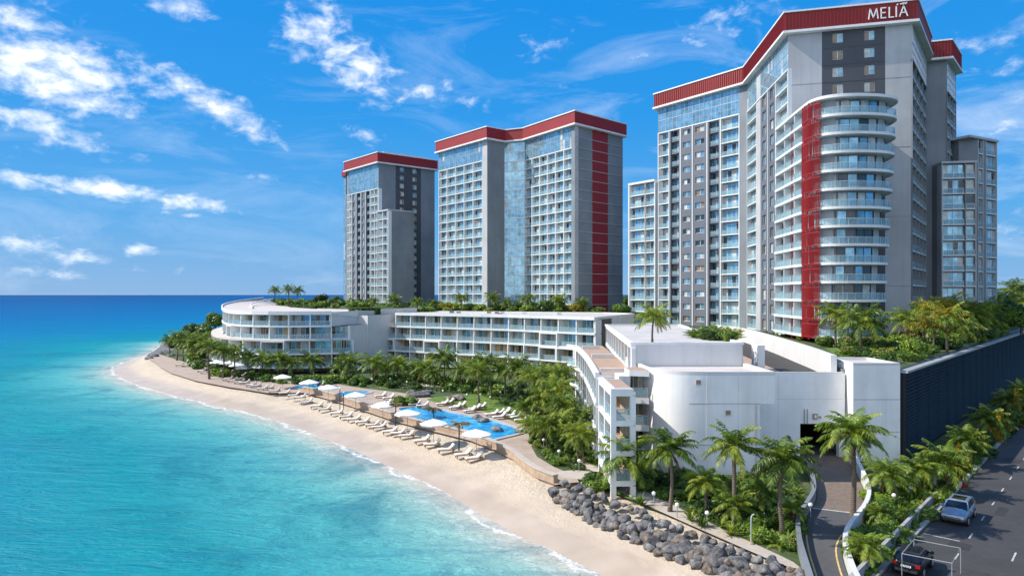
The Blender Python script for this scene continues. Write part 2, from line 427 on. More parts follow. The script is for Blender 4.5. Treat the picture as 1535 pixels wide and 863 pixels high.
AUTO = {'fin', 'column', 'partition', 'step', 'roof_vent', 'joint', 'beam', 'stair_head', 'drainpipe', 'cladding', 'roof', 'end_wall', 'terrace', 'slab', 'wall', 'parapet', 'post', 'plant_room'}
class Thing:                                  # a building: single parts plus repeated parts, the hundred nearest of a kind on their own
    def __init__(s, name, loc, label, cat='building', group=None):
        s.loc = loc; s.root = empty(name, loc, label, cat, group); s.parts = {}; s.cells = []
    def mb(s, name):
        if name in AUTO:                       # every call is one separate piece
            b = MB(); s.cells.append((name, b, (), None)); return b
        if name not in s.parts: s.parts[name] = MB()
        return s.parts[name]
    def cell(s, name, mb, subs=(), z=0):
        if not mb.v: return
        x, y, zz = mb.v[0]; s.cells.append((name, mb, subs, math.hypot(x, y)+(.3*max(0, z-30))))
    def done(s):
        obs = {}
        for n, m in s.parts.items():
            if m.v: obs[n] = m.build(n, s.root, s.loc)
        for n in sorted(set(c[0] for c in s.cells)):
            cs = sorted((c for c in s.cells if c[0] == n and c[1].v), key=lambda c: c[3] if c[3] is not None else math.hypot(*c[1].v[0][:2]))
            rest = {}
            for i, (_, m, subs, _) in enumerate(cs):
                if i < 100 - (len(cs) > 100):
                    o = m.build(n, s.root, s.loc)
                    for sn, sm in subs: sm.build(sn, o, s.loc)
                else:
                    rest.setdefault(n, MB()).merge(m)
                    for sn, sm in subs: rest.setdefault(sn, MB()).merge(sm)
            for k, m in rest.items(): props(m.build(k, s.root, s.loc), kind='stuff')
        return obs

# ------------------------------------------------------------------ facade cells
def pick(w):
    r = rng.random()*sum(v for _, v in w)
    for k, v in w:
        r -= v
        if r <= 0: return k
    return w[-1][0]
SKYMIX = [('pane_blue', 5), ('pane_teal', 3), ('pane_dark', 1.3), ('pane_curtain', 3)]
COOL = [('pane_teal', 3.5), ('pane_dark', 2.2), ('pane_blue', 3), ('pane_curtain', 2.2), ('pane_tan', .8)]
WARM = [('pane_curtain', 3), ('pane_tan', 3), ('pane_dark', 3), ('pane_teal', 3), ('pane_blue', 2), ('pane_warm_lit', 1.2)]
def window(F, u0, u1, n, z0, z1, mix, k=None, fm='white', rows=(), fw=.06):
    b = MB(); k = k or max(1, round((u1-u0)/1.05)); e = .004
    b.fbox(F, u0, u1, n-.02, n+.05, z0, z0+fw, fm); b.fbox(F, u0, u1, n-.02, n+.05, z1-fw, z1, fm)
    w = (u1-u0)/k
    for i in range(k+1):
        c = u0+i*w; a0 = max(u0, c-fw/2); a1 = min(u1, c+fw/2)
        b.fbox(F, a0, a1, n-.02, n+.06, z0+fw+e, z1-fw-e, fm)
    for r in rows:
        zz = z0+(z1-z0)*r; b.fbox(F, u0+e, u1-e, n-.02, n+.045, zz-fw/2, zz+fw/2, fm)
    for i in range(k): b.fquad(F, u0+i*w, u0+(i+1)*w, n+rng.uniform(-.004, .004), z0+fw*.5, z1-fw*.5, pick(mix))
    return b
def railing(F, u0, u1, n, z0, h=1.0, mat='rail_glass', cap='bright_metal'):
    b = MB(); b.fbox(F, u0+.03, u1-.03, n-.015, n+.015, z0+.04, z0+h-.05, mat)
    b.fbox(F, u0, u1, n-.03, n+.03, z0+h-.05, z0+h, cap)
    k = max(1, round((u1-u0)/1.6))
    for i in range(k+1):
        c = u0+.03+(u1-u0-.06)*i/k; b.fbox(F, c-.02, c+.02, n-.02, n+.025, z0, z0+h-.05, cap)
    return b
def c_balc(T, F, u0, u1, z, fh, D, mix=SKYMIX, slab='white', st=.2, out=0, pier=0, back='grey_panel', wd=.95):
    b = MB(); b.fbox(F, u0, u1, -D-.04, out, z, z+st, slab)
    r = railing(F, u0+.1, u1-.1, out-.08, z+st, .95)
    b.fbox(F, u0, u1, -D-.04, -wd, z+st+.002, z+fh-.002, back); T.cell('balcony', b, [('railing', r)], z)
    T.cell('window', window(F, u0+.1+pier*(u1-u0), u1-.1, -min(D, wd)+.05, z+st+.01, z+fh-.25, mix), (), z)
def c_gwin(T, F, u0, u1, z, fh, D, wall='grey_panel', frac=.62, h0=.9, h1=.78, mix=COOL, n=0, rows=()):
    w = (u1-u0)*frac; a = (u0+u1-w)/2; c = a+w; m = T.mb('cladding'); zb, zt = z+fh*(h0-.55), z+fh*h1
    m.fbox(F, u0, a, -D-.04, n, z, z+fh, wall); m.fbox(F, c, u1, -D-.04, n, z, z+fh, wall)
    m.fbox(F, a, c, -D-.04, n, z, zb, wall); m.fbox(F, a, c, -D-.04, n, zt, z+fh, wall)
    T.cell('window', window(F, a, c, n-.28, zb, zt, mix, 2, 'white', rows, .09), (), z)
def c_gbal(T, F, u0, u1, z, fh, D, wall='grey_panel', mix=COOL):
    m = T.mb('cladding'); m.fbox(F, u0, u1, -D-.04, -.25, z, z+.35, wall); p = (u1-u0)*.14
    m.fbox(F, u0, u0+p, -D-.04, -.05, z, z+fh, wall); m.fbox(F, u1-p, u1, -D-.04, -.05, z, z+fh, wall)
    T.cell('window', window(F, u0+p, u1-p, -D+.06, z+.36, z+fh-.1, mix), (), z)
    T.cell('balcony_rail', railing(F, u0+p, u1-p, -.32, z+.36, .85), (), z)
def c_glass(T, F, u0, u1, z, fh, n=-.05, mix=None):
    T.cell('glazing', window(F, u0, u1, n, z, z+fh, mix or [('pane_blue', 9), ('pane_teal', 2.2), ('pane_curtain', .35)], None, 'bright_metal', (.5,), .07), (), z)
def solid(T, F, u0, u1, z0, z1, D, mat, n=0, name='wall', joint=0):
    T.mb(name).fbox(F, u0, u1, -D-.04, n, z0, z1, mat)
    if joint:
        z = z0+joint
        while z < z1-1:
            T.mb('joint').fbox(F, u0+.05, u1-.03, n-.01, n+.05, z-.05, z+.05, 'light_concrete'); z += joint
def facade(T, A, B, z0, fh, nf, pxs, types, D=1.28, fin='white', top=None, wd=.95):
    """pxs: surveyed column edges; types: kind of each column; top: index of the first floor of the glazed crown storeys"""
    F = Fr(A, B); us = [F.at(p) if p is not None else None for p in pxs]
    us[0] = 0 if us[0] is None else us[0]; us[-1] = F.L if us[-1] is None else us[-1]
    for i, t in enumerate(types):
        u0, u1 = us[i], us[i+1]
        n1 = nf if (top is None or t[0] in 'sS') else top
        if t == 's': solid(T, F, u0, u1, z0, z0+fh*nf, D, 'light_concrete'); continue
        if t == 'S': solid(T, F, u0, u1, z0, z0+fh*nf, D, 'concrete'); continue
        k = 1
        if t.startswith('b') and len(t) > 1: k = int(t[1:])
        for f in range(n1):
            z = z0+f*fh
            for j in range(k):
                a = u0+(u1-u0)*j/k; b = u0+(u1-u0)*(j+1)/k
                if t[0] == 'b': c_balc(T, F, a+.1, b-.1, z, fh, D, wd=wd)
                elif t == 'g': c_gwin(T, F, a, b, z, fh, D)
                elif t == 'h': c_gwin(T, F, a, b, z, fh, D, 'grey_panel', .45, .75, .85)
                elif t == 'r': c_gbal(T, F, a, b, z, fh, D)
                elif t == 'G': c_glass(T, F, a, b, z, fh)
                elif t == 'k': c_gwin(T, F, a, b, z, fh, D, 'charcoal', .34, .85, .86, mix=[('pane_curtain', 2), ('pane_tan', 2), ('pane_teal', 2)])
        if t[0] in 'b':
            for j in range(k+1):
                c = u0+(u1-u0)*j/k; T.mb('fin').fbox(F, c-.1, c+.1, -D-.04, .06, z0, z0+fh*n1, fin)
        if t in 'ghr': T.mb('fin').fbox(F, u1-.11, u1+.11, -D-.04, .09, z0, z0+fh*n1-.02, fin)
        if top is not None and t[0] not in 'sS':
            for f in range(top, nf): c_glass(T, F, u0, u1, z0+f*fh+.02, fh-.02)
    if top is not None:
        g0 = us[0] if types[0][0] not in 'sS' else us[1]; g1 = us[-1] if types[-1][0] not in 'sS' else us[-2]
        T.mb('fin').fbox(F, g0, g1, -D, .12, z0+fh*top-.2, z0+fh*top, fin)
    return F
def inset(pts, d): return offset_line(pts, d, True)        # counter-clockwise polygon, inward
def crown(T, pts, z0, z1, vis, ribs=True, soff=.9):
    """red parapet band: pts counter-clockwise; vis = indices of edges that get standing ribs"""
    c = MB(); c.ribbon(pts, .5, z0, z1, 'red', True)
    if ribs:
        for i in vis:
            A, B = pts[i], pts[(i+1) % len(pts)]; F = Fr(A, B); n = int(F.L/.55)
            for k in range(n+1):
                u = F.L*k/n; c.fbox(F, u-.07, u+.07, .25, .38, z0+.1, z1-.15, 'red')
    o = c.build('crown', T.root, T.loc)
    cap = MB(); cap.ribbon(pts, .9, z1, z1+.28, 'white', True); cap.build('parapet_cap', o, T.loc)
    s = MB(); s.prism(offset_line(pts, -.55, True), z0-.42, z0, 'white'); s.build('soffit', o, T.loc)
    return o
# ------------------------------------------------------------------ the setting
shore_px = [(990,930),(948,892),(900,860),(860,840),(820,820),(790,808),(760,792),(728,772),(700,757),(670,738),(640,723),(600,706),(560,688),(520,670),(480,654),
            (440,638),(400,626),(365,616),(330,609),(295,600),(260,592),(228,583),(200,574),(182,566),(172,559),(172,552),(185,545),(205,537),(226,529),(240,521),(246,515)]
shore = spline([G2(x, y, 0) for x, y in shore_px], 4)
shore += [(-118, 270), (-112, 320), (-70, 400), (-20, 520), (300, 900), (3000, 3200), (12000, 9000)]
inner_px = [(1420,985),(1300,925),(1225,878),(1160,840),(1080,805),(1000,775),(920,742),(868,722),(832,726),(805,716),(785,702),(768,688),(745,676),(705,660),(665,650),(625,640),
            (590,630),(540,613),(500,600),(457,588),(400,588),(340,579),(292,570),(254,558),(240,550),(231,543),(222,538),(221,533),(232,526),(244,518),(249,513)]
inner = spline([G2(x, y, 1.3) for x, y in inner_px], 4)
shore_np = np.array(shore)
def shore_dist(x, y):                        # signed: positive out at sea
    A, B = shore_np[:-1], shore_np[1:]; best = np.full(x.shape, 1e9); sg = np.zeros(x.shape)
    for a, b in zip(A, B):
        d = b-a; L2 = (d*d).sum(); t = np.clip(((x-a[0])*d[0]+(y-a[1])*d[1])/L2, 0, 1)
        qx, qy = x-(a[0]+t*d[0]), y-(a[1]+t*d[1]); q = qx*qx+qy*qy
        c = d[0]*qy-d[1]*qx
        m = q < best; best = np.where(m, q, best); sg = np.where(m, np.sign(c), sg)
    return np.sqrt(best)*sg                  # travelling away from the camera the sea lies on the left
def axis(lo, hi, step, out_lo, out_hi, gr):
    a = list(np.arange(lo, hi, step)); v = lo; s = step; pre = []
    while v > out_lo: s *= gr; v -= s; pre.append(v)
    v = a[-1]; s = step; post = []
    while v < out_hi: s *= gr; v += s; post.append(v)
    return np.array(pre[::-1]+a+post)
xs = axis(-128, 14, 1.1, -60000, 60000, 1.17); ys = axis(30, 215, 1.1, -2000, 90000, 1.16)
X, Y = np.meshgrid(xs, ys); nx, ny = len(xs), len(ys)
me = bpy.data.meshes.new('sea')
ii = (np.arange(ny-1)[:, None]*nx+np.arange(nx-1)[None]).ravel()
quads = np.stack([ii, ii+1, ii+nx+1, ii+nx], 1)
me.from_pydata(np.stack([X.ravel(), Y.ravel(), np.zeros(X.size)], 1).tolist(), [], quads.tolist())
me.materials.append(MATS['sea'])
at = me.attributes.new('shore', 'FLOAT', 'POINT'); at.data.foreach_set('value', shore_dist(X.ravel(), Y.ravel()).astype(np.float32))
o = bpy.data.objects.new('sea', me); COL.objects.link(o); props(o, kind='structure')

inner_np = np.array(inner)
def line_dist(L, x, y):
    best = np.full(x.shape, 1e9); sg = np.zeros(x.shape)
    for a, b in zip(L[:-1], L[1:]):
        d = b-a; L2 = (d*d).sum(); t = np.clip(((x-a[0])*d[0]+(y-a[1])*d[1])/L2, 0, 1)
        qx, qy = x-(a[0]+t*d[0]), y-(a[1]+t*d[1]); q = qx*qx+qy*qy; c = d[0]*qy-d[1]*qx
        m = q < best; best = np.where(m, q, best); sg = np.where(m, np.sign(c), sg)
    return np.sqrt(best)*sg
def beach_z(x, y):
    ds = -shore_dist(x, y); di = line_dist(inner_np, x, y)
    t = np.where(di <= 0, 1.0, ds/(np.abs(ds)+np.maximum(di, .01))); t = np.where(ds < 0, np.maximum(ds*.09, -1), t)
    return 1.3*t, ds, di
gx = np.arange(-128, 40, .9); gy = np.arange(26, 226, .9); BX, BY = np.meshgrid(gx, gy); bx_, by_ = BX.ravel(), BY.ravel()
bz, ds_, di_ = beach_z(bx_, by_)
bz = bz+np.where((ds_ > 2) & (di_ > .6), .05*np.sin(bx_*.7+by_*.31)*np.sin(bx_*.23-by_*.5), 0)
w = len(gx); ii = (np.arange(len(gy)-1)[:, None]*w+np.arange(w-1)[None]).ravel()
okv = (ds_ > -5) & (di_ > -3.5); keep = okv[ii] & okv[ii+1] & okv[ii+w] & okv[ii+w+1]; ii = ii[keep]
quads = np.stack([ii, ii+1, ii+w+1, ii+w], 1); used = np.unique(quads); remap = np.full(len(bx_), -1); remap[used] = np.arange(len(used))
me = bpy.data.meshes.new('beach'); me.from_pydata(np.stack([bx_, by_, bz], 1)[used].tolist(), [], remap[quads].tolist()); me.materials.append(MATS['sand'])
at = me.attributes.new('shore', 'FLOAT', 'POINT'); at.data.foreach_set('value', ds_[used].astype(np.float32))
me.polygons.foreach_set('use_smooth', [True]*len(me.polygons)); me.update()
o = bpy.data.objects.new('beach', me); COL.objects.link(o); props(o, kind='structure')

GZ = 1.5
land = inner+[(-117, 272), (-110, 318), (-66, 398), (-16, 518), (300, 895), (3000, 3190), (12000, 8990), (12000, -200), (120, -150), (52, 18)]
m = MB(); land_sk = MB(); m.sheet(land, GZ, 'garden_ground')
structure('ground', m)
def sheet_px(name, px, z, mat, sp=0, closed=True):
    pts = [G2(x, y, z) for x, y in px]
    if sp: pts = spline(pts, sp, True)
    m = MB(); m.sheet(pts, z, mat); return structure(name, m)
sheet_px('promenade', [(223,538),(232,543.5),(241,550.5),(255,558.5),(293,570.5),(341,579.5),(400,588.5),(457,588.5),(500,600.5),(540,613.5),(590,630.5),(625,640),(665,650),(705,660),(745,676),(768,688),(785,702),(805,716),(832,726),
    (868,722),(862,712),(832,700),(805,684),(796,668),(808,655),(800,642),(770,624),(740,610),(700,600),(650,596),(600,588),(540,581),(480,571),(420,563),(360,559),(300,549),(262,538),(240,531)], GZ+.006, 'paver')
# pools
pool_px = [(594,612.7),(608,610.5),(623,609.6),(640,612),(652,613),(665,613.7),(678,617.5),(690,620),(717,625),(733,627),(748,632),(770,639),(788,646),(781,650),(769,653),(752,657),(735,661),(720,657.5),(712,652),(696,655),(673,645),(655,640),(640,634),(623,629),(602,620)]
coping = MB(); pp = [G2(x, y, GZ+.02) for x, y in pool_px]
coping.prism(offset_line(pp[::-1] if False else pp, 0, True), GZ, GZ+.02, 'pool_water')
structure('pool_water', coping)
m = MB(); m.ribbon(pp, .5, GZ, GZ+.14, 'path_paving', True); structure('pool_edge', m)
for px in ([(498,592),(520,587),(552,586.5),(556,589),(530,593),(508,596)], [(548,608),(572,603.5),(577,606),(568,610),(553,612)], [(440,579),(470,576),(482,579),(470,583),(450,583)]):
    pts = [G2(x, y, GZ+.02) for x, y in px]
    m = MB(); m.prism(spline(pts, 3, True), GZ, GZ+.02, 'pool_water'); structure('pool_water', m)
    m = MB(); m.ribbon(spline(pts, 3, True), .4, GZ, GZ+.13, 'path_paving', True); structure('pool_edge', m)
lawns = [[(640,598),(680,592),(735,592),(790,606),(800,628),(780,634),(745,622),(700,611),(660,604)],
         [(880,700),(900,690),(960,715),(1010,760),(960,752),(900,728)], [(1100,775),(1170,790),(1195,822),(1150,815),(1100,798)],
         [(1312,765),(1360,745),(1395,752),(1330,845),(1285,862),(1290,805)], [(860,683),(900,676),(908,690),(870,694)],
         [(560,572),(590,570),(600,578),(570,582)], [(380,566),(410,562),(440,570),(410,573)]]
for l in lawns: sheet_px('lawn', l, GZ+.012, 'lawn', 3)
for l in ([(838,706),(905,708),(1000,752),(1100,800),(1190,842),(1180,848),(1085,808),(990,766),(895,722),(845,716)], [(868,690),(900,701),(925,716),(910,720),(885,706),(862,696)],
          [(560,566),(640,574),(735,580),(735,584),(640,579),(555,571)], [(900,660),(960,690),(952,696),(893,668)]):
    sheet_px('garden_path', l, GZ+.018, 'path_paving', 3)
sheet_px('rock_apron', [(221,533),(246,514.5),(268,513),(262,523),(240,531)], GZ+.01, 'grey_slope')
# terraces on which the towers stand
m = MB(); m.prism([(-82,222),(-72,205),(-62,186),(-52,168),(-42,155),(-32,148),(-26,166),(-8,158),(8,149),(22,138),(27,152),(24,180),(24,340),(-60,330),(-84,250)], 1, 13.3, 'white_wall', 'garden_ground'); structure('garden_terrace', m)
m = MB(); m.prism([(-83,238),(-79,221),(-71,202),(-61.2,184.5),(-48,163.5),(-41.2,155.8),(-35.6,151),(-30.6,156.4),(-24,168),(-24,300),(-60,320),(-84,260)], 12.6, 14.55, 'white_wall', 'garden_ground'); structure('garden_terrace', m)
m = MB(); m.prism([(33.6,68),(38.2,66.6),(130,167.2),(210,256),(190,330),(60,330),(24.2,330),(24.2,172),(38,148),(43.2,125),(39.7,100),(36.2,80)], 1, 10.4, 'concrete', 'garden_ground'); structure('garden_terrace', m)
for pts in ([(37,72),(40,72.5),(60,95),(62,99),(50,97.5),(44,94)], [(62,95),(70,101),(95,128),(90,126),(70,112),(62,101)], [(75,113),(100,140),(105,160),(96,140),(80,122)]):
    m = MB(); m.sheet(pts, 10.41, 'lawn'); structure('lawn', m)
# road
U = Vector((.684, .729)); NV = Vector((.729, -.684)); W0 = Vector((38.5, 66.0))
def rd(s, t): q = W0+U*s+NV*t; return (q.x, q.y)
m = MB(); m.sheet([rd(-75, 6.1), rd(-75, 24), rd(420, 24), rd(420, 6.1)], GZ+.006, 'asphalt'); structure('road', m)
m = MB()
k_in = [rd(s, t) for s, t in ((-70, 5.9), (-24, 5.9), (0, 5.9), (60, 5.9), (400, 5.9))]
m.ribbon(k_in, .35, GZ, GZ+.15, 'kerb'); structure('kerb', m)
m = MB(); m.ribbon([rd(-70, 5.35), rd(-30, 5.35), rd(-9, 5.3)], .22, GZ, GZ+.75, 'kerb'); o = m.build('roadside_wall'); props(o, 'low grey concrete wall along the kerb of the road, beside the garden strip', 'wall')
m = MB()
for t, a, b, dash, gap in ((8.75, -40, 300, 1.3, 3.6), (11.4, -40, 300, 1.9, 6.5), (17.2, -40, 300, 2.2, 6.5)):
    s = a
    while s < b:
        m.sheet([rd(s, t-.05), rd(s, t+.05), rd(s+dash, t+.05), rd(s+dash, t-.05)], GZ+.012, 'paint_line'); s += dash+gap
for s in (-21.5,):
    m.sheet([rd(s, 6.3), rd(s, 8.4), rd(s+.12, 8.4), rd(s+.12, 6.3)], GZ+.012, 'paint_line')
for k in range(7):
    a_, b_ = rng.uniform(-38, 8), rng.uniform(7, 13); w_, l_ = rng.uniform(.6, 1.6), rng.uniform(1.2, 4); m.sheet([rd(a_, b_), rd(a_, b_+w_), rd(a_+l_, b_+w_), rd(a_+l_, b_)], GZ+.009, 'asphalt_patch')
for k in range(5): q_ = rd(-38+k*11, 6.9); m.sheet([(q_[0]+.3*math.cos(t_), q_[1]+.3*math.sin(t_)) for t_ in [x_*math.pi/5 for x_ in range(10)]], GZ+.010, 'dark_metal')
structure('road_markings', m)
# driveway up to the garage
dl = [(1197.5,668),(1203,690),(1219,715),(1225,745),(1214,768),(1202,788),(1203,819),(1211,850),(1222,885),(1235,930)]
dr = [(1256,671),(1262,683),(1280,704),(1297,742),(1294,768),(1272,797),(1261,822),(1270,861),(1288,900),(1310,950)]
DL = spline([G2(x, y, GZ) for x, y in dl], 4); DR = spline([G2(x, y, GZ) for x, y in dr], 4)
DL = resample(DL, 40); DR = resample(DR, 40)
m = MB(); mb2 = MB(); cut = 21
for i in range(39):
    q = [(*DL[i], GZ+.03), (*DL[i+1], GZ+.03), (*DR[i+1], GZ+.03), (*DR[i], GZ+.03)]
    (m if i < cut else mb2).quad(*q, 'brick_paving' if i < cut else 'asphalt_new')
structure('driveway', m); structure('driveway', mb2)
m = MB()
for i in (cut,):
    a, b = DL[i], DR[i]; c, d = DR[i+1], DL[i+1]
    m.sheet([a, b, (b[0]*.8+c[0]*.2, b[1]*.8+c[1]*.2), (a[0]*.8+d[0]*.2, a[1]*.8+d[1]*.2)], GZ+.036, 'paint_line')
for side, inw in ((DL, -.35), (DR, .35)):
    ln = offset_line(side[20:], -inw, False) if False else [(p[0]+(.35 if side is DL else -.35), p[1]) for p in side[26:]]
    m.ribbon(ln, .1, GZ+.034, GZ+.037, 'paint_yellow')
structure('road_markings', m)
m = MB(); m.ribbon(offset_line(DR[3:], .22), .3, GZ-.3, [GZ+1.15-.012*i for i in range(37)], 'white_wall')
props(m.build('driveway_wall'), 'curved white parapet wall along the outer side of the driveway', 'wall')
m = MB(); m.ribbon(offset_line(DL[9:], -.22), .3, GZ-.3, GZ+.8, 'mid_grey')
props(m.build('driveway_wall'), 'curved low grey wall along the garden side of the driveway', 'wall')
# sea wall in front of the pools
sw = spline([G2(x, y, 1.3) for x, y in [(455,587),(500,598),(540,612),(590,629),(625,639),(665,649),(705,659),(745,675),(768,687),(785,701),(805,715),(833,727)]], 4)
t = empty('sea_wall', (*sw[24], 1.3), 'tan stone retaining wall between the pool deck and the sandy beach, curving to the boulders', 'wall')
m = MB(); m.ribbon(sw, .45, .7, 2.15, 'stone_tan'); m.build('wall', t, t.location)
m = MB(); m.ribbon(sw, .62, 2.15, 2.25, 'path_paving'); m.build('coping', t, t.location)

# ------------------------------------------------------------------ towers
# tower with the letters, nearest the road
T = Thing('hotel_tower', (62, 125, 10.4), 'tallest hotel tower, grey and white, with letters on its red parapet and a curved bay', 'hotel')
a_, b_, c_, e_, f_, g_, h_, i_ = (35.8,166.7), (51.2,146.8), (48.6,118.5), (68.7,113.4), (81.2,129.6), (82.4,132.4), (86.2,131.2), (93.6,139.5)
cr = [a_, b_, c_, e_, f_, g_, h_, i_, (82,166), (62,182), (46,180)]
fp = inset(cr, .6); bd = inset(cr, 1.88)
T.mb('wall').prism(bd, 10.4, 64.1, 'mid_grey')
Z0, FH, NF = 10.5, 2.98, 18
facade(T, fp[0], fp[1], Z0, FH, NF, [None,1003,1020,1038,1060,1080,1108,None], ['b','r','g','g','r','b','S'], top=16)
facade(T, fp[1], fp[2], Z0, FH, NF, [None,1134,1140,1151,1163,None], ['b','s','h','h','b'], top=16)
facade(T, fp[2], fp[3], Z0, FH, NF, [None,1232,1280,1327,None], ['s','k','k','s'])
facade(T, fp[3], fp[4], Z0, FH, NF, [None,None], ['b4'], top=16, fin='mid_grey')
facade(T, fp[4], fp[5], Z0, FH, NF, [None,None], ['S'])
facade(T, fp[5], fp[6], Z0, FH, NF, [None,None], ['S'])
facade(T, fp[6], fp[7], Z0, FH, NF, [None,None], ['b3'], top=16, fin='mid_grey', wd=.5)
for k in range(7, 11): facade(T, fp[k], fp[(k+1) % 11], Z0, FH, NF, [None,None], ['S'])
F = Fr(fp[2], fp[3]); ud = F.at(1232), F.at(1327)
for zz in [Z0+FH*k for k in range(12, 19)]: T.mb('joint').fbox(F, ud[0]+.1, ud[1]-.1, -.02, .03, zz-.03, zz+.03, 'dark_metal')
for zz in [Z0+FH*k for k in range(3, 18, 4)]:
    T.mb('joint').fbox(F, .1, ud[0]-.1, -.02, .025, zz-.03, zz+.03, 'mid_grey'); T.mb('joint').fbox(F, ud[1]+.1, F.L-.1, -.02, .025, zz-.03, zz+.03, 'mid_grey')
# balcony stacks beside it, still the same building
A, B = (30.6,173.4), (35.7,166.9); F2 = Fr(A, B)
T.mb('wall').prism([(31.6,174.2),(36.6,167.6),(46,178),(40,184)], 10.4, 46.2, 'mid_grey')
facade(T, A, B, Z0, FH, 12, [None, 967, None], ['b','b'])
T.mb('roof').fbox(F2, -.3, F2.L, -7, .25, Z0+12*FH, Z0+12*FH+.5, 'white')
T.mb('fin').fbox(F2, -.35, -.1, -7, .2, 10.4, Z0+12*FH, 'white')
A, B, C_, D_ = (83.3,129.2), (89.2,128.3), (90.4,135.0), (93.9,134.4); E_ = (99.8,137.4)
T.mb('wall').prism([(83.3,130.6),(89.2,129.7),(90.6,141),(84.5,141)], 10.4, 43.2, 'concrete')
facade(T, A, B, Z0, FH, 11, [None,1447,None], ['b','b'], fin='light_concrete', D=1.28, wd=.45)
F2 = Fr(A, B); T.mb('roof').fbox(F2, -.2, F2.L+.2, -5, .2, Z0+11*FH, Z0+11*FH+.4, 'light_concrete')
T.mb('wall').prism([(90.4,135.2),(93.9,135.7),(98.9,138.6),(96,150),(90,150)], 10.4, 49.6, 'concrete')
facade(T, C_, D_, Z0, FH, 13, [None,None], ['S']); facade(T, D_, E_, Z0, FH, 13, [None,1474,1478,None], ['b','S','b'], fin='light_concrete', wd=.45)
F2 = Fr(D_, E_); T.mb('roof').fbox(F2, -3.4, F2.L+.3, -8, .3, Z0+13*FH, Z0+13*FH+.45, 'light_concrete')
# curved bay
RZ, RF, RN = 11.3, 2.82, 13
bay0 = [(48.3,122),(47.8,117),(47.2,111.5),(46.8,107)]; arc = spline([(46.8,107),(46.7,104.2),(47.5,102.4),(49.3,101.2),(52,100.7),(55,100.9),(57.7,101.7),(59.6,103.3),(60.5,105.8),(60.7,109.5),(60.7,116)], 4)
bay = bay0[:-1]+arc
def taper(pts, z): t = max(0, min(1, (48-z)/37)); return [(46.6+(x-46.6)*(1-.17*t) if x > 46.6 else x, y) for x, y in pts]
bi = offset_line(bay, 1.25)
for f in range(RN+1):
    z = RZ+f*RF; pl = taper(bay, z); pin = taper(bi, z); top = f == RN
    poly = pl+[(52, 121)]
    sl = MB(); sl.prism(poly, z-.02, z+.28, 'white'); sl.ribbon(pl, .34, z-.10, z+.30, 'white')
    if top:
        sl.prism([(x, y) for x, y in offset_line(pl, .3)]+[(52.5, 121.5)], z+.3, z+.5, 'roof_grey'); sl.build('roof', T.root, T.loc); continue
    ra = MB(); rp = offset_line(pl, -.02); ra.ribbon(rp, .03, z+.36, z+1.26, 'rail_glass'); ra.ribbon(rp, .07, z+1.26, z+1.31, 'bright_metal')
    for q in rp[::2]: ra.tube([(*q, z+.3), (*q, z+1.27)], .03, 'bright_metal', 4)
    T.cell('balcony', sl, [('railing', ra)], 0)
    T.mb('wall').prism(offset_line(pin, .12)+[(53, 121)], z+.28, z+RF-.02, 'light_concrete')
    w = resample(pin, 15)
    for j in range(14):
        Fw = Fr(w[j], w[j+1]); gl = j not in (4, 13)
        if gl: T.cell('window', window(Fw, .12, Fw.L-.06, .03, z+.3, z+RF-.25, [('pane_teal', 3), ('pane_dark', 4), ('pane_blue', 3), ('pane_curtain', 2.2)], 2, 'dark_metal' if j > 5 else 'white'), (), 0)
    for q, q2 in ((pl[0], pin[0]), (pl[1], pin[1]), (pl[2], pin[2])):
        T.mb('fin').ribbon([q, q2], .2, z+.28, z+RF-.02, 'white')
    # red slat screen on the corner of this storey
    sc = MB(); sp = resample(offset_line(taper(bay, z+RF/2), -.3)[3:12], 30)
    for k, q in enumerate(sp):
        if rng.random() < .93: sc.box(q[0]-.042, q[0]+.042, q[1]-.042, q[1]+.042, z+rng.choice((-.35, -.1, .1)), z+RF-rng.choice((.15, .35, .6)), 'red_slat')
    sc.ribbon(sp, .09, z+.05, z+.18, 'red_slat'); sc.ribbon(sp, .09, z+RF-.75, z+RF-.62, 'red_slat')
    T.cell('slat_screen', sc, (), 0)
T.mb('drainpipe').tube([(47.2,112.5,10.4), (47.2,112.5,46.5)], .09, 'red_slat', 6)
crn = crown(T, cr, 64.6, 67.8, (0, 1, 2, 5, 6))
T.mb('plant_room').box(60, 72, 140, 152, 64.2, 69.5, 'white_wall')
# raised letters on the parapet
FL = Fr(cr[2], cr[3])
def letter(u0, w, strokes, z0=65.25, h=1.7, n=.42):
    b = MB()
    for pts in strokes:
        for (x0, y0), (x1, y1) in zip(pts, pts[1:]):
            p = [FL.p(u0+x*w, n, z0+y*h) for x, y in ((x0, y0), (x1, y1))]
            d = Vector(p[1])-Vector(p[0]); L = d.length; d.normalize(); o3 = Vector((FL.n.x, FL.n.y, 0)); s = d.cross(o3).normalized()*.09
            q0 = Vector(p[0])-d*.05; q1 = Vector(p[1])+d*.05; k = o3*.13
            b.hexa([q0-s, q0+s, q0+s+k, q0-s+k, q1-s, q1+s, q1+s+k, q1-s+k], 'canvas')
    b.build('sign_letter', crn, T.loc)
ua = FL.at(1301); ub = FL.at(1359); uw = ub-ua
letter(ua, uw*.245, [[(0,0),(.16,1),(.5,.12),(.84,1),(1,0)]])
letter(ua+uw*.325, uw*.12, [[(1,1),(0,1),(0,0),(1,0)], [(0,.52),(.88,.52)]])
letter(ua+uw*.535, uw*.11, [[(0,1),(0,0),(1,0)]])
letter(ua+uw*.715, uw*.05, [[(0,0),(0,1)], [(.35,1.16),(.7,1.26)]])
letter(ua+uw*.80, uw*.2, [[(0,0),(.5,1),(1,0)], [(.2,.36),(.8,.36)], [(.12,1.22),(.3,1.28),(.45,1.18),(.55,1.32),(.75,1.2),(.9,1.34)]])
T.done()

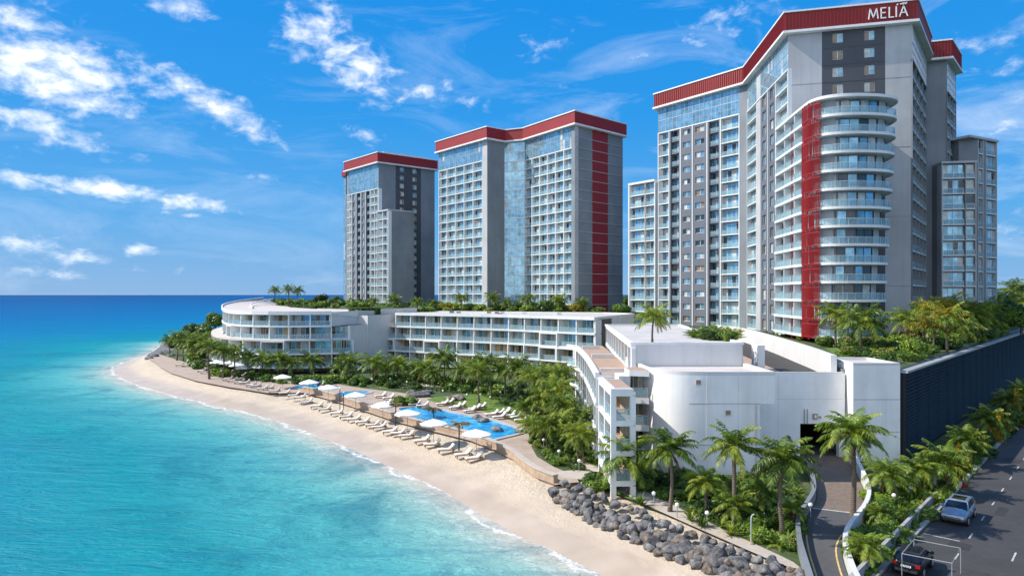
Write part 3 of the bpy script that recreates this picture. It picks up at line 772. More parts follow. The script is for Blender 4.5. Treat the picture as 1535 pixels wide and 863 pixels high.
# middle tower
T = Thing('hotel_tower', (4, 205, 12), 'white gridded hotel tower with a red stripe down its grey end wall', 'hotel')
cr = [(-24.8,219), (-7.5,199), (-2.2,203.2), (3.4,200.8), (17.1,181.8), (33.4,196.3), (14,223), (-10,238)]
fp = inset(cr, .6); bd = inset(cr, 1.88); T.mb('wall').prism(bd, 11.5, 64.1, 'mid_grey')
Z0, FH, NF = 12.2, 2.885, 18
facade(T, fp[0], fp[1], Z0, FH, NF, [None,723,None], ['b5','s'], top=16)
facade(T, fp[1], fp[2], Z0, FH, NF, [None,None], ['S']); facade(T, fp[2], fp[3], Z0, FH, NF, [None,771,None], ['G','G'])
for f in range(NF): T.mb('fin').fbox(Fr(fp[2], fp[3]), 0, Fr(fp[2], fp[3]).L, -.3, .1, Z0+f*FH-.16, Z0+f*FH+.16, 'white')
facade(T, fp[3], fp[4], Z0, FH, NF, [None,858,None], ['b6','s'], top=16)
F = facade(T, fp[4], fp[5], Z0, FH, NF, [None,888,911,None], ['S','S','S'])
u0, u1 = F.at(888), F.at(911); T.mb('red_stripe').fbox(F, u0, u1, -.1, .08, Z0, 64.1, 'red')
for f in range(1, NF): T.mb('joint').fbox(F, .05, F.L-.05, -.05, .16, Z0+f*FH-.07, Z0+f*FH+.07, 'light_concrete')
for k in range(5, 8): facade(T, fp[k], fp[(k+1) % 8], Z0, FH, NF, [None,None], ['S'])
crown(T, cr, 64.6, 67.8, (), False)
T.mb('plant_room').box(4, 16, 203, 212, 64.2, 69, 'white_wall')
T.done()

# far tower
T = Thing('hotel_tower', (-47, 245, 12), 'dark grey hotel tower farthest along the shore, with a lower block in front', 'hotel')
cr = [(-63.3,252.5), (-47.2,234.7), (-28.1,249.5), (-44,270)]
fp = inset(cr, .6); bd = inset(cr, 1.88); T.mb('wall').prism(bd, 11.5, 64.1, 'mid_grey')
Z0, FH, NF = 12.2, 2.885, 18
facade(T, fp[0], fp[1], Z0, FH, NF, [None,527,534,541,548,555,None], ['b2','h','r','h','r','b2'], top=15)
facade(T, fp[1], fp[2], Z0, FH, NF, [None,593,612,631,None], ['S','k','k','S'])
for k in (2, 3): facade(T, fp[k], fp[(k+1) % 4], Z0, FH, NF, [None,None], ['S'])
lo = [(-47.6,235.2), (-42.6,229.6), (-34.6,235.7), (-39.6,241.3)]; li = inset(lo, 1.28)
T.mb('wall').prism([lo[0], (li[1][0], li[1][1]), li[2], lo[3]], 11.5, 47.2, 'concrete')
facade(T, lo[0], lo[1], Z0, FH, 12, [None,None], ['b2']); facade(T, lo[1], lo[2], Z0, FH, 12, [None,None], ['S'])
T.mb('roof').prism(offset_line(lo, -.15, True), Z0+12*FH, Z0+12*FH+.5, 'light_concrete')
crown(T, cr, 64.6, 67.8, (), False)
T.mb('plant_room').prism([(-50,243),(-46,239.5),(-32,250),(-36,254)], 64.2, 69.2, 'white_wall')
cr2 = [(-65.7,258.2), (-63.8,256.0), (-58,263), (-61,267)]
T.mb('wall').prism(inset(cr2, 1.0), 11.5, 64.6, 'mid_grey'); f2 = inset(cr2, .4)
facade(T, f2[0], f2[1], Z0, 3.2, 16, [None,None], ['G'])
cb = MB(); cb.ribbon(cr2, .4, 63.4, 66.0, 'red', True); cb.build('crown', T.root, T.loc)
T.done()

# ------------------------------------------------------------------ low hotel wings on the beach
def level(T, line, z, h, D, mix=WARM, fascia=.34, fin='white', rail='rail_glass', frames=.12, skiprail=0, tile='terrace_tile'):
    """one storey of balconies along a left-to-right line"""
    T.mb('slab').ribbon(offset_line(line, D/2-.12), D+.24, z-fascia, z, 'white')
    n = len(line)-1
    for i in range(n):
        F = Fr(line[i], line[i+1])
        if rng.random() < .16 and i % 2: pass
        T.cell('window', window(F, .12, F.L-.12, -D+.12, z+.02, z+h-fascia-.03, mix, max(2, round(F.L/1.0)), 'white', (), .07), (), 0)
        if rng.random() > skiprail: T.cell('balcony_rail', railing(F, .12, F.L-.12, -.02, z, .95), (), 0)
        if rng.random() < .45:     # solid side wall between neighbouring rooms
            a = rng.uniform(.25, .75)*F.L; T.mb('partition').fbox(F, a-.08, a+.08, -D+.2, -D*.35, z, z+h-fascia-.01, 'interior')
        if rng.random() < frames:
            b = MB(); b.fbox(F, -.05, F.L+.05, -.2, .55, z+h-fascia-.18, z+h-fascia+.12, 'white'); b.fbox(F, -.05, .2, -.2, .55, z, z+h-fascia-.18, 'white'); b.fbox(F, F.L-.2, F.L+.05, -.2, .55, z, z+h-fascia-.18, 'white')
            b.fbox(F, -.05, F.L+.05, -.2, .55, z-.3, z, 'white'); T.cell('balcony_frame', b, (), 0)
    for i in range(n+1):
        F = Fr(line[max(0, i-1)], line[max(0, i-1)+1]); u = 0 if i == 0 else F.L
        T.mb('fin').fbox(F, u-.11, u+.11, -D, .08, z, z+h-fascia-.005, fin)
# left, round-ended wing
T = Thing('hotel_wing', (-55, 150, 1.5), 'white hotel wing with a rounded end and curved balconies beside the sea', 'hotel wing')
KQ = 1.07
def kq(L): return [(a*KQ, b*KQ) for a, b in L]
fr_ = spline(kq([(-80,215),(-78,192),(-74,173),(-68.5,158),(-61,143),(-54,134.5),(-45,131),(-36,133)]), 5)
zr = lambda q: 14.1 if q[1] < 149 else min(16.8, 14.1+(q[1]-149)*.032)
n1 = 27; L0 = resample(fr_, n1)
Dp = 1.9
for z, off, ext in ((11.4, -.0, 0), (8.6, 0, 1), (5.8, -2.6, 1), (3.0, -2.6, 1)):
    ln = offset_line(L0, off) if off else L0
    if ext: dx, dy = ln[-1][0]-ln[-2][0], ln[-1][1]-ln[-2][1]; ln = ln+[(ln[-1][0]+dx*.95, ln[-1][1]+dy*.95+.4)]
    level(T, ln, z, 2.8, Dp, frames=.10 if off == 0 else .16)
gl = L0+kq([(-33, 133.6)])
for i in range(len(gl)-1):
    F = Fr(gl[i], gl[i+1]); T.cell('window', window(F, .1, F.L-.1, -1.4, 1.55, 2.65, WARM, 3, 'white'), (), 0)
    T.mb('column').fbox(F, -.15, .15, -.3, .0, 1.4, 2.7, 'white')
inn_ = offset_line(L0, Dp+.02)
back = [(-31.2, 156), (-35.6, 150.6), (-41.4, 155.4), (-48.4, 163.3), (-61.8, 184.6), (-71.8, 202.6), (-80, 222), (-84, 240)]
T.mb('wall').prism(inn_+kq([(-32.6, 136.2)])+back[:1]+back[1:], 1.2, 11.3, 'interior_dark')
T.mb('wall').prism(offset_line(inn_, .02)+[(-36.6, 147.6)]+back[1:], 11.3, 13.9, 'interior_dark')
# terrace on the bulging lower storeys
T.mb('terrace').ribbon(offset_line(offset_line(L0, -2.6), 1.2), 2.6, 8.26, 8.58, 'roof_pink')
# roof: a sloping deck that climbs towards the sea end
ro = offset_line(L0, -.35); roof_in = resample([(-34.4, 149.6)]+back[1:], len(ro))[::-1]
rm = MB(); k = len(ro); th = .42
vv = []
for i in range(k):
    o3 = ro[i]; i3 = roof_in[i]; vv += [(o3[0], o3[1], zr(o3)), (i3[0], i3[1], min(zr(i3), 14.45)), (i3[0], i3[1], 13.0), (o3[0], o3[1], zr(o3)-th)]
fcs = []
for i in range(k-1):
    a, b = 4*i, 4*i+4
    fcs += [(a, b, b+1, a+1)]
rm.add(vv, fcs, 'roof_pink')
rm.add(vv, [(4*i+3, 4*i+7, 4*i+4, 4*i) for i in range(k-1)]+[(3, 0, 1, 2), (4*k-4, 4*k-1, 4*k-2, 4*k-3)]+[(4*i+2, 4*i+6, 4*i+7, 4*i+3) for i in range(k-1)], 'white')
ro_o = rm.build('roof', T.root, T.loc)
pm = MB(); pm.ribbon(offset_line(ro, .14), .28, [zr(q)+.0 for q in ro], [zr(q)+.32 for q in ro], 'white'); pm.build('parapet', ro_o, T.loc)
lp = resample(offset_line(ro, 7)[3:17], 20); tm = MB(); tm.ribbon(lp, .3, [zr(q)+.05 for q in lp], [zr(q)+.28 for q in lp], 'white'); tm.build('roof_kerb', ro_o, T.loc)
# end wall
F = Fr(*kq([(-36.0, 133.0), (-31.4, 141.5)])); T.mb('end_wall').fbox(F, -.1, F.L+6, -.6, 0, 11.2, 14.25, 'white_wall')
F = Fr(*kq([(-32.4, 133.7), (-29.0, 141)])); T.mb('end_wall').fbox(F, -.1, F.L+8, -.6, 0, 1.3, 11.3, 'white_wall')
T.done()

# middle wing
T = Thing('hotel_wing', (0, 142, 1.5), 'long white hotel wing of four balcony storeys behind the pool palms', 'hotel wing')
ml = [(-27,155),(-14,147.3),(-1.3,140),(7,132.7),(15.6,125)]
ML = resample(ml, 13)
d0 = Vector((ML[0][0]-ML[1][0], ML[0][1]-ML[1][1])).normalized()
x1 = (ML[0][0]+d0.x*3.6, ML[0][1]+d0.y*3.6); x2 = (ML[0][0]+d0.x*7.2, ML[0][1]+d0.y*7.2)
level(T, ML, 10.7, 2.8, 1.9, COOL, frames=.1); level(T, [x2, x1]+ML, 7.9, 2.8, 1.9, COOL+[('pane_warm_lit', 1)], frames=.1)
level(T, [x2, x1]+offset_line(ML, -.25), 5.1, 2.8, 2.0, WARM, frames=.25); level(T, [x2, x1]+offset_line(ML, -.25), 2.3, 2.8, 2.0, WARM+[('pane_warm_lit', 4)], frames=.2)
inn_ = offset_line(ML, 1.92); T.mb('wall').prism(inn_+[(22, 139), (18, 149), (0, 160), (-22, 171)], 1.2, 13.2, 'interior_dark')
T.mb('wall').prism([(x2[0]+1, x2[1]+1.6), (ML[0][0]+.9, ML[0][1]+1.6), (-22, 165), (-28, 168)], 1.2, 10.3, 'white_wall')
T.mb('roof').prism([x2, (ML[0][0], ML[0][1]), (-22, 166), (-29, 169)], 10.4, 10.72, 'white', 'roof_pink')
rp = offset_line(ML, -.3)+[(27.6, 150), (22, 158), (0, 166), (-24, 174)]
T.mb('roof').prism(rp, 13.16, 13.5, 'white', 'roof_grey'); T.mb('parapet').ribbon(offset_line(rp, .15, True), .28, 13.5, 13.72, 'white', True)
F = Fr((15.8, 125.2), (27.4, 149.8)); T.mb('end_wall').fbox(F, 0, F.L, -.6, .0, 1.3, 13.15, 'white_wall')
for k in range(9):
    p = Vector((rng.uniform(-16, 12), 0)); y = 152-p.x*.62+rng.uniform(-3, 6); T.mb('roof_vent').box(p.x-.5, p.x+.5, y-.4, y+.4, 13.5, 13.5+rng.uniform(.25, .6), rng.choice(('wall_cap', 'mid_grey', 'stone_tan')))
T.done()

# stepped white wing nearest the camera
T = Thing('terrace_wing', (17, 62, 1.5), 'white stepped terrace block with a curved blank end wall behind the front palms', 'building')
cv = spline([(12.6,66.5),(12.75,63.8),(13.2,61.9),(14.2,60.5),(15.6,59.75),(17.4,59.5)], 12)
T.mb('wall').prism(cv+[(22.1,59.5),(22.1,74),(12.6,74)], 1.2, 8.25, 'plaster'); up = cv+[(23.5,59.5),(23.5,74),(12.6,74)]
T.mb('wall').prism(up, 8.25, 10.75, 'plaster', 'roof_pink'); T.mb('parapet').ribbon(offset_line(up, .16, True), .3, 10.75, 11.1, 'white_wall', True)
for zz in (4.6, 8.25): T.mb('joint').box(15.8, 22.1, 59.485, 59.52, zz-.02, zz+.02, 'mid_grey')
for xx in (17.4, 20.2): T.mb('joint').box(xx-.015, xx+.015, 59.486, 59.52, 1.5, 10.7, 'wall_cap')
T.mb('drainpipe').tube([(21.75, 59.4, 1.5), (21.75, 59.4, 8.2)], .06, 'wall_cap')
for px, py in ((1046.5, 572.5), (1091, 618)):
    q = P(px, py, 59.5); T.cell('vent', (lambda b: (b.box(q.x-.26, q.x+.26, 59.42, 59.47, q.z-.26, q.z+.26, 'white'), b.box(q.x-.2, q.x+.2, 59.38, 59.425, q.z-.2, q.z+.2, 'stone_tan'), b.box(q.x-.2, q.x+.2, 59.36, 59.385, q.z-.02, q.z+.02, 'dark_metal'), b)[-1])(MB()), (), 0)
T.mb('wall').prism([(13.6,67.6),(23.1,67.6),(27,107.6),(17.0,107.6)], 1.2, 12.7, 'interior')
T.mb('wall').prism([(12.0,67.0),(23.2,67.2),(23.3,67.58),(12.0,67.58)], 9.5, 12.98, 'white_wall')
T.mb('wall').prism([(23.12,67.6),(23.4,67.6),(27.3,107.6),(27.02,107.6)], 9.0, 12.98, 'white_wall')
T.mb('roof').prism([(12.3,67.6),(23.1,67.6),(27,107.8),(15.4,107.8)], 12.62, 12.92, 'white', 'roof_grey')
T.mb('parapet').ribbon([(12.1,67.3),(23.2,67.3),(27.1,108),(15.2,108)], .34, 12.92, 13.16, 'white', True)
q = G2(978, 500, 10.9)
F = Fr((15.2,108), (12.0,67.0)); nb = 10
for i in range(nb+1):
    u = F.L*i/nb; T.mb('column').fbox(F, u-.2 if i else 0, u+.2, -.4, .0, 7.2, 12.6, 'white')
for z in (9.75, 12.55): T.mb('beam').fbox(F, 0, F.L, -.42, .03, z, z+.42, 'white')
T.mb('slab').fbox(F, 0, F.L, -1.75, -.42, 9.8, 10.1, 'terrace_tile')
for z, hh in ((1.7, 2.6), (4.5, 2.6), (7.3, 2.4), (10.12, 2.4)):
    for i in range(nb):
        u0, u1 = F.L*i/nb, F.L*(i+1)/nb
        T.cell('window', window(F, u0+.5, u1-.3, -1.62, z, z+hh, [('pane_tan', 3), ('pane_curtain', 3), ('pane_warm_lit', 2), ('pane_dark', 3)], 3, 'white'), (), 0)
        if z > 7: T.cell('balcony_rail', railing(F, u0+.22, u1-.22, -.2, 10.15 if z > 10 else 7.35, .95), (), 0)
def deck(T, edge, z, inner_x, mat, th=.36):
    poly = edge+[(inner_x, edge[-1][1]), (inner_x+1.5, edge[0][1])]
    T.mb('slab').prism(poly, z-th, z, 'white', mat)
eb = spline([(8.5,102.8),(9.5,100),(9.4,87),(8.9,76),(8.3,65.8)], 6); EB = resample(eb, 12)
for z in (10.1, 7.3, 4.5): deck(T, EB, z, 12.4, 'terrace_tile')
for z in (10.1, 7.3, 4.5, 1.9): T.mb('beam').ribbon(offset_line(EB, .12), .42, z-.42, z+(.22 if z > 9 else .04), 'white')
for i in range(11):
    F = Fr(EB[i], EB[i+1])
    for z in (7.3, 4.5, 1.6):
        T.mb('column').fbox(F, F.L-.2, F.L+.2, -.4, .02, z, z+2.4, 'white')
        T.cell('balcony_rail', railing(F, .2, F.L-.2, -.1, z+.04, .95), (), 0)
    if i % 4 == 2:
        T.mb('step').prism([(EB[i][0]+.6, EB[i][1]-.4), (12.6, EB[i][1]-.4), (12.6, EB[i][1]), (EB[i][0]+.6, EB[i][1])], 10.1, 10.1+rng.uniform(.25, .55), 'white_wall')
    for z in (1.6, 4.5, 7.3):
        T.mb('partition').prism([(EB[i][0]+1.2, EB[i][1]-.1), (12.6, EB[i][1]-.1), (12.6, EB[i][1]+.1), (EB[i][0]+1.2, EB[i][1]+.1)], z, z+2.38, 'interior')
F = Fr(EB[0], (EB[0][0]+4, EB[0][1]+1.5))
T.mb('wall').prism([(EB[-1][0]+.45, 65.5), (12.4, 65.5), (12.4, 65.75), (EB[-1][0]+.45, 65.75)], 1.2, 9.7, 'white_wall')
# front box of open loggias
for z in (10.1, 7.65, 5.2, 2.75):
    T.mb('slab').prism([(8.1,54.5),(10.1,54.5),(10.1,62.4),(8.1,62.4)], z-.34, z-.02, 'white', 'terrace_tile')
    T.mb('beam').ribbon([(8.3,62.4),(8.3,54.7),(9.9,54.7)], .42, z-.42, z+(.18 if z > 9 else .02), 'white')
for x, y in ((8.3,54.7),(8.3,58.4),(8.3,62.2),(9.9,54.7),(9.9,62.2)):
    for z in (7.65, 5.2, 2.75, 1.3):
        zt = {7.65: 9.68, 5.2: 7.23, 2.75: 4.78, 1.3: 2.33}[z]; T.mb('column').box(x-.22, x+.22, y-.22, y+.22, z, zt, 'white')
for z in (7.65, 5.2, 2.75):
    for A, B in (((8.3,62.0),(8.3,58.6)), ((8.3,58.2),(8.3,54.9))):
        F = Fr(A, B); T.cell('balcony_rail', railing(F, 0, F.L, 0, z+.02, .95), (), 0)
    for A, B in (((8.5,54.7),(9.7,54.7)),):
        F = Fr(A, B); T.cell('balcony_rail', railing(F, 0, F.L, 0, z+.02, .95), (), 0)
    F = Fr((8.6,61.4), (10.1,61.4)); T.cell('window', window(F, .1, F.L-.1, 0, z+.02, z+2.0, [('pane_tan', 3), ('pane_warm_lit', 3), ('pane_dark', 2)], 3, 'white'), (), 0)
    T.mb('partition').box(9.9, 10.15, 57.5, 62.4, z, z+2.05, 'interior')
T.mb('partition').box(8.8, 10.1, 61.6, 61.8, 1.3, 9.7, 'interior')
# corner balconies beside the curved wall
for z in (10.9, 8.35, 5.8, 3.3):
    T.mb('slab').prism([(11.0,62.6),(12.75,62.0),(12.75,65.2),(11.0,65.2)], z-.55, z, 'white', 'terrace_tile')
for z in (8.35, 5.8, 3.3, 1.3):
    F = Fr((11.1,64.4), (12.7,64.4)); T.cell('window', window(F, .1, F.L-.05, 0, z+.02, z+1.9, [('pane_curtain', 3), ('pane_tan', 2), ('pane_dark', 1)], 3, 'white'), (), 0)
    F = Fr((11.05,62.7), (12.7,62.1)); T.cell('balcony_rail', railing(F, .05, F.L-.05, 0, z+.02, .9), (), 0)
T.mb('partition').box(10.98, 12.7, 64.6, 64.8, 1.3, 10.3, 'interior')
T.mb('wall').box(10.05, 11.12, 62.7, 65.4, 1.25, 10.32, 'white_wall')
T.done()

# garage block
T = Thing('garage_block', (33, 67, 1.5), 'white garage block with a dark vehicle opening at the head of the driveway', 'building')
m = MB(); T.parts['front_wall'] = m
m.box(22.1, 29.2, 67.6, 68.2, 1.2, 10.0, 'plaster'); m.box(29.2, 33.15, 67.6, 68.2, 4.9, 10.0, 'plaster'); m.box(33.15, 33.75, 67.6, 68.2, 1.2, 10.0, 'plaster')
m.prism([(33.75,66.0),(38.4,66.0),(38.4,72.0),(34.35,72.0)], 1.2, 10.95, 'plaster', 'roof_pink')
T.mb('parapet').ribbon([(33.9,66.15),(38.25,66.15),(38.25,71.85),(34.45,71.85)], .28, 10.95, 11.22, 'white_wall', True)
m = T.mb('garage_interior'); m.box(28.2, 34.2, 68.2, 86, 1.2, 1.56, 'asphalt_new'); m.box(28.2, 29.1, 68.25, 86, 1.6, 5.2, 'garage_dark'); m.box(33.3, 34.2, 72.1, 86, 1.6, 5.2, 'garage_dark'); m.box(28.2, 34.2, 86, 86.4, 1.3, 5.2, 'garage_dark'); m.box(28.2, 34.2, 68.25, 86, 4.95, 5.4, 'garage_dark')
T.mb('roof').prism([(23.6,68.2),(33.6,68.2),(36.0,80),(39.4,100),(42.8,124),(28.6,124),(27.5,108)], 8.6, 9.3, 'white_wall', 'terrace_tile')
T.mb('roof').prism([(29.6,70),(33.4,70),(39.0,100),(42.2,122),(37,122),(33,96)], 9.3, 9.34, 'asphalt', 'asphalt')
T.mb('parapet').box(25.4, 33.6, 67.62, 67.9, 10.0, 10.12, 'white_wall')
b = MB()
for k in range(9): b.box(23.75+k*.19, 23.85+k*.19, 67.3, 67.55, 9.2, 10.0, 'pole_grey')
b.box(23.6, 25.6, 67.5, 67.58, 9.1, 10.0, 'dark_metal'); b.box(23.55, 25.65, 67.2, 67.58, 8.95, 9.1, 'white'); T.cell('vent', b, (), 0)
b = MB(); q = P(1222, 624, 67.5); b.lathe((q.x, 67.5, q.z), [(0, 0)], 'stone_tan') if False else b.box(q.x-.22, q.x+.22, 67.45, 67.59, q.z-.28, q.z+.28, 'stone_tan'); b.box(q.x-.1, q.x+.1, 67.4, 67.46, q.z-.12, q.z+.16, 'globe'); b.box(q.x+.42, q.x+.62, 67.5, 67.59, q.z-.16, q.z+.02, 'stone_tan'); T.cell('wall_lamp', b, (), 0)
T.mb('drainpipe').tube([(29.6, 67.5, 4.95), (29.6, 67.5, 6.4)], .05, 'pole_grey'); T.mb('drainpipe').tube([(29.9, 67.5, 4.95), (29.9, 67.5, 6.4)], .05, 'pole_grey')
for zz in (4.4, 7.6): T.mb('joint').box(33.8, 38.38, 65.985, 66.02, zz-.02, zz+.02, 'mid_grey')
for xx in (24.6, 27.0): T.mb('joint').box(xx-.015, xx+.015, 67.586, 67.62, 1.5, 9.95, 'wall_cap')
T.mb('joint').box(22.2, 33.6, 67.585, 67.62, 7.38, 7.42, 'wall_cap')
T.mb('stair_head').box(28.0, 28.8, 76, 78, 9.3, 12.2, 'plaster')
T.done()
m = MB(); rw = spline([(33.0,68.4),(35.6,80),(39.2,100),(42.8,124.5),(41.6,138)], 4); m.ribbon(rw, .55, 8.7, [11.75]*len(rw), 'white_wall')
props(m.build('retaining_wall'), 'long sunlit white wall holding the palm garden above the garage roof', 'wall')

# louvred wall beside the road
T = Thing('louvre_wall', (*rd(60, .4), 1.5), 'long dark louvred screen wall beside the road', 'wall')
np_ = 27; step = 5.0
for k in range(np_):
    F = Fr(rd(.35+k*step, .3), rd(.35+(k+1)*step, .3)); b = MB()
    for z in np.arange(1.9, 10.0, .36):
        j = rng.uniform(-.012, .012)
        b.hexa([F.p(.06, .13+j, z), F.p(F.L-.06, .13+j, z), F.p(F.L-.06, -.08, z+.15), F.p(.06, -.08, z+.15), F.p(.06, .13+j, z+.04), F.p(F.L-.06, .13+j, z+.04), F.p(F.L-.06, -.08, z+.19), F.p(.06, -.08, z+.19)], 'louvre')
    T.cell('louvre_panel', b, (), 0)
F = Fr(rd(.3, .3), rd(.35+np_*step, .3))
T.mb('back_wall').fbox(F, 0, F.L, -.5, -.2, 1.2, 10.2, 'louvre_back')
T.mb('base').fbox(F, 0, F.L, -.2, .12, 1.2, 1.85, 'louvre'); T.mb('coping').fbox(F, -.05, F.L, -.55, .22, 10.2, 10.42, 'pole_grey')
for k in range(np_+1): T.mb('post').fbox(F, k*step-.05, k*step+.05, -.2, .06, 1.85, 10.2, 'louvre')
T.done()
# ------------------------------------------------------------------ vegetation
def frond(b, origin, az, e0, L, droop, leaf_n, leaf_l, mat, width=.075, rr=rng, hang=.5):
    pts = []; p = Vector(origin); m = 12; e = e0; tw = rr.uniform(-.25, .25)
    for i in range(m+1):
        pts.append(p.copy()); t = i/m
        e = e0-droop*(t**1.35); a = az+tw*t
        p = p+Vector((math.cos(a)*math.cos(e), math.sin(a)*math.cos(e), math.sin(e)))*(L/m)
    side = Vector((-math.sin(az), math.cos(az), 0))
    v, f = [], []
    for k in range(leaf_n):
        t = .10+.88*(k+.5)/leaf_n; x = t*m; i = min(m-1, int(x)); q = pts[i].lerp(pts[i+1], x-i)
        tg = (pts[i+1]-pts[i]).normalized(); up = side.cross(tg)*-1
        if up.z < 0: up = -up
        l = leaf_l*(math.sin(math.pi*min(1, .12+t*.92))**.6)*rr.uniform(.82, 1.12)
        for s in (-1, 1):
            d = (side*s*rr.uniform(.75, .95)+tg*rr.uniform(.45, .75)+up*rr.uniform(-.05, .30)-Vector((0, 0, hang*rr.uniform(.6, 1.3)))).normalized()
            wv = tg*width*1.0*rr.uniform(.8, 1.2); o = len(v)
            mid = q+d*l*.5; tip = q+d*l-Vector((0, 0, .22*l*rr.uniform(.5, 1.4)))
            v += [q-wv*.6, q+wv*.6, mid+wv, tip, mid-wv]; f.append((o, o+1, o+2, o+3, o+4))
    b.add(v, f, mat)
    wv = side*.035*L/2.5; vv = []
    for i, q in enumerate(pts):
        s = 1-.8*i/m; vv += [q-wv*s, q+wv*s]
    b.add(vv, [(2*i, 2*i+1, 2*i+3, 2*i+2) for i in range(m)], 'frond_light' if 'gold' not in mat else mat)
def crown_mesh(name, seed, n, leaf_n, mats=('frond', 'frond', 'frond', 'frond_light'), dead=3, full=1.0, hang=.5, width=.075):
    rr = random.Random(seed); b = MB()                       # unit crown: reach about 1
    for i in range(n):
        t = i/(n-1); az = i*2.39996+rr.uniform(-.25, .25)
        e0 = R(82-95*t**.9*full+rr.uniform(-8, 8)); L = 1.12*rr.uniform(.86, 1.08)*(1-.12*(t < .15))
        frond(b, (math.cos(az)*.02, math.sin(az)*.02, 0), az, e0, L, R(rr.uniform(70, 105)*(.55+.55*(1-abs(t-.4)))), leaf_n, .25, rr.choice(mats), width*.22, rr, hang)
    for i in range(dead):
        az = rr.uniform(0, 6.28); frond(b, (0, 0, -.03), az, R(-35+rr.uniform(-20, 15)), .75, R(60), leaf_n//2, .2, 'frond_dry', width*.3, rr, 1.0)
    return b.mesh(name)
HI = [crown_mesh('crown', 100+i, 25+i % 4*2, 28, dead=2+i % 4, mats=('frond', 'frond', 'frond', 'frond_light')) for i in range(8)]
LT = [crown_mesh('crown', 200+i, 27, 22, dead=4, mats=('frond', 'frond_light', 'frond_light'), hang=.7) for i in range(3)]
LO = [crown_mesh('crown', 300+i, 25, 15, dead=3, width=.12) for i in range(6)]
GOLD = [crown_mesh('crown', 400+i, 22, 14, dead=1, mats=('frond_light', 'frond_gold', 'frond'), hang=.8, width=.1) for i in range(2)]
palms = []
def trunk_mesh(h, r, lean, seed, mat='palm_bark'):
    rr = random.Random(seed); b = MB(); pts = []; rad = []
    bx, by = rr.uniform(-.2, .2), rr.uniform(-.2, .2); n = 9
    for i in range(n+1):
        t = i/n; pts.append((lean[0]*t**1.5+bx*math.sin(t*3.1), lean[1]*t**1.5+by*math.sin(t*3.1), h*t-.15*(i == 0)))
        rad.append(r*(1.45-.45*min(1, t*5))*(1-.22*t)*(1.0 if i < n else .75))
    b.tube(pts, rad, mat, 9); b.smooth = True
    return b.mesh('trunk')
def palm(cx, cy, bx, by, r, z=GZ, kind=HI, grp=None, gold=False, rtr=None, twin=False):
    """crown centre and foot as surveyed; r = crown reach in the survey's units"""
    if grp == 'sea' and bx > 345: by = max(by, 567)
    g = G(bx, by, z); d = g.y; h = (by-cy)*d/FPX; rad = r*d/FPX*(1.32 if kind is LO else 1.4 if grp in ('bay', 'yard', 'louvre') else 1.28)
    if kind is LO and z == GZ: rad = max(rad, 2.0)
    lean = ((cx-bx)*d/FPX, 0)
    palms.append((g, h, rad, lean, kind, grp, rtr))
# front row before the white wall and on the road side
FRONT = [(940,687,940,740,43),(1004,673,1004,766,38),(1100,668,1101,789,39),(1055,721,1055,775,28),(1174,690,1174,803,46),(1102,757,1102,789,29),(1145,734,1148,778,27),(1188,762,1188,792,20)]
for c in FRONT: palm(*c, kind=HI, grp='front')
for c in [(1278,650,1278,786,44),(1330,711,1330,749,30),(1376,703,1374,742,28),(1318,768,1320,785,20),(1298,818,1296,853,29)]: palm(*c, kind=HI, grp='road')
for c in [(1412,694,1420,741,34),(1449,661,1452,700,26),(1483,628,1484,660,24),(1512,600,1513,625,20),(1533,588,1534,608,18)]: palm(*c, kind=HI, grp='louvre')
# grove against the stepped wing
for c in [(728,545,736,598,25),(718,557,718,605,22),(775,550,776,600,25),(800,562,802,612,24),(833,573,836,622,27),(812,596,815,640,25),(842,605,845,655,27),(872,622,874,668,25),(838,632,842,672,29),
          (866,650,868,690,27),(818,640,820,676,25),(790,610,792,640,20),(832,585,836,640,26),(872,652,876,694,24),(822,560,826,615,24),(795,635,796,660,20),(842,560,846,630,22)]: palm(*c, kind=LT, grp='grove')
for c in [(666,539,665,578,24),(705,550,702,580,18),(637,553,635,574,22),(597,547,597,572,20),(560,544,560,573,22),(524,544,524.5,571,21),(507,549,508,566,16),(467,541,466,566,20),(755,556,757,592,18),(690,556,690,584,17),(577,550,579,568,16),(650,560,651,580,15),(624,556,622,572,15)]: palm(*c, kind=LO, grp='lawn')
for c in [(418,540,418,558,19),(393,540,393,557,18),(351,529,350,551,18),(334,526,334,569,17),(314,519,314,568,17),(289,516,289,545,16),(268,504,265,540,14),(253,510,254,532,12),(274,514,275,541,13),(299,514,300,545,16),(372,535,373,556,16),(436,545,437,560,15),(326,522,326,556,15),
          (283,506,284,534,13),(309,508,310,540,14),(343,520,343,548,14)]: palm(*c, kind=LO, grp='sea')
for c in [(412,435,412,453,9),(432,433.5,432,459.5,9.5),(446.5,435.5,446,452,9)]: palm(*c, z=14.5, kind=LO, grp='roof3')
for c in [(590,449,590,468.5,11),(692,447,692,467.5,12),(738,446,738,467.5,12),(791,448,791,467.5,12),(838,450,838,468,13),(872,455,872,468.5,12),(560,452,560,468.5,9),(625,452,625,468,9),(650,453,650,468,9),(815,455,815,468,9),(760,454,760,468,9)]: palm(*c, z=13.3, kind=LO, grp='terrace')
palm(980,476,978,514,26, z=12.95, kind=LT, grp='roof1')
for c in [(1253,470,1253,521,25),(1293,483,1290,530,33)]: palm(*c, z=10.4, kind=LT, grp='bay')
for c in [(1360,480,1362,522,24),(1384,466,1386,520,22),(1396,488,1398,530,26),(1418,476,1420,528,28),(1440,492,1442,520,24),(1462,474,1463,512,27),(1485,480,1487,505,22),(1424,456,1425,512,22),(1404,462,1405,515,20),(1448,470,1449,513,22)]: palm(*c, z=10.4, kind=GOLD if rng.random() < .6 else LT, grp='yard')
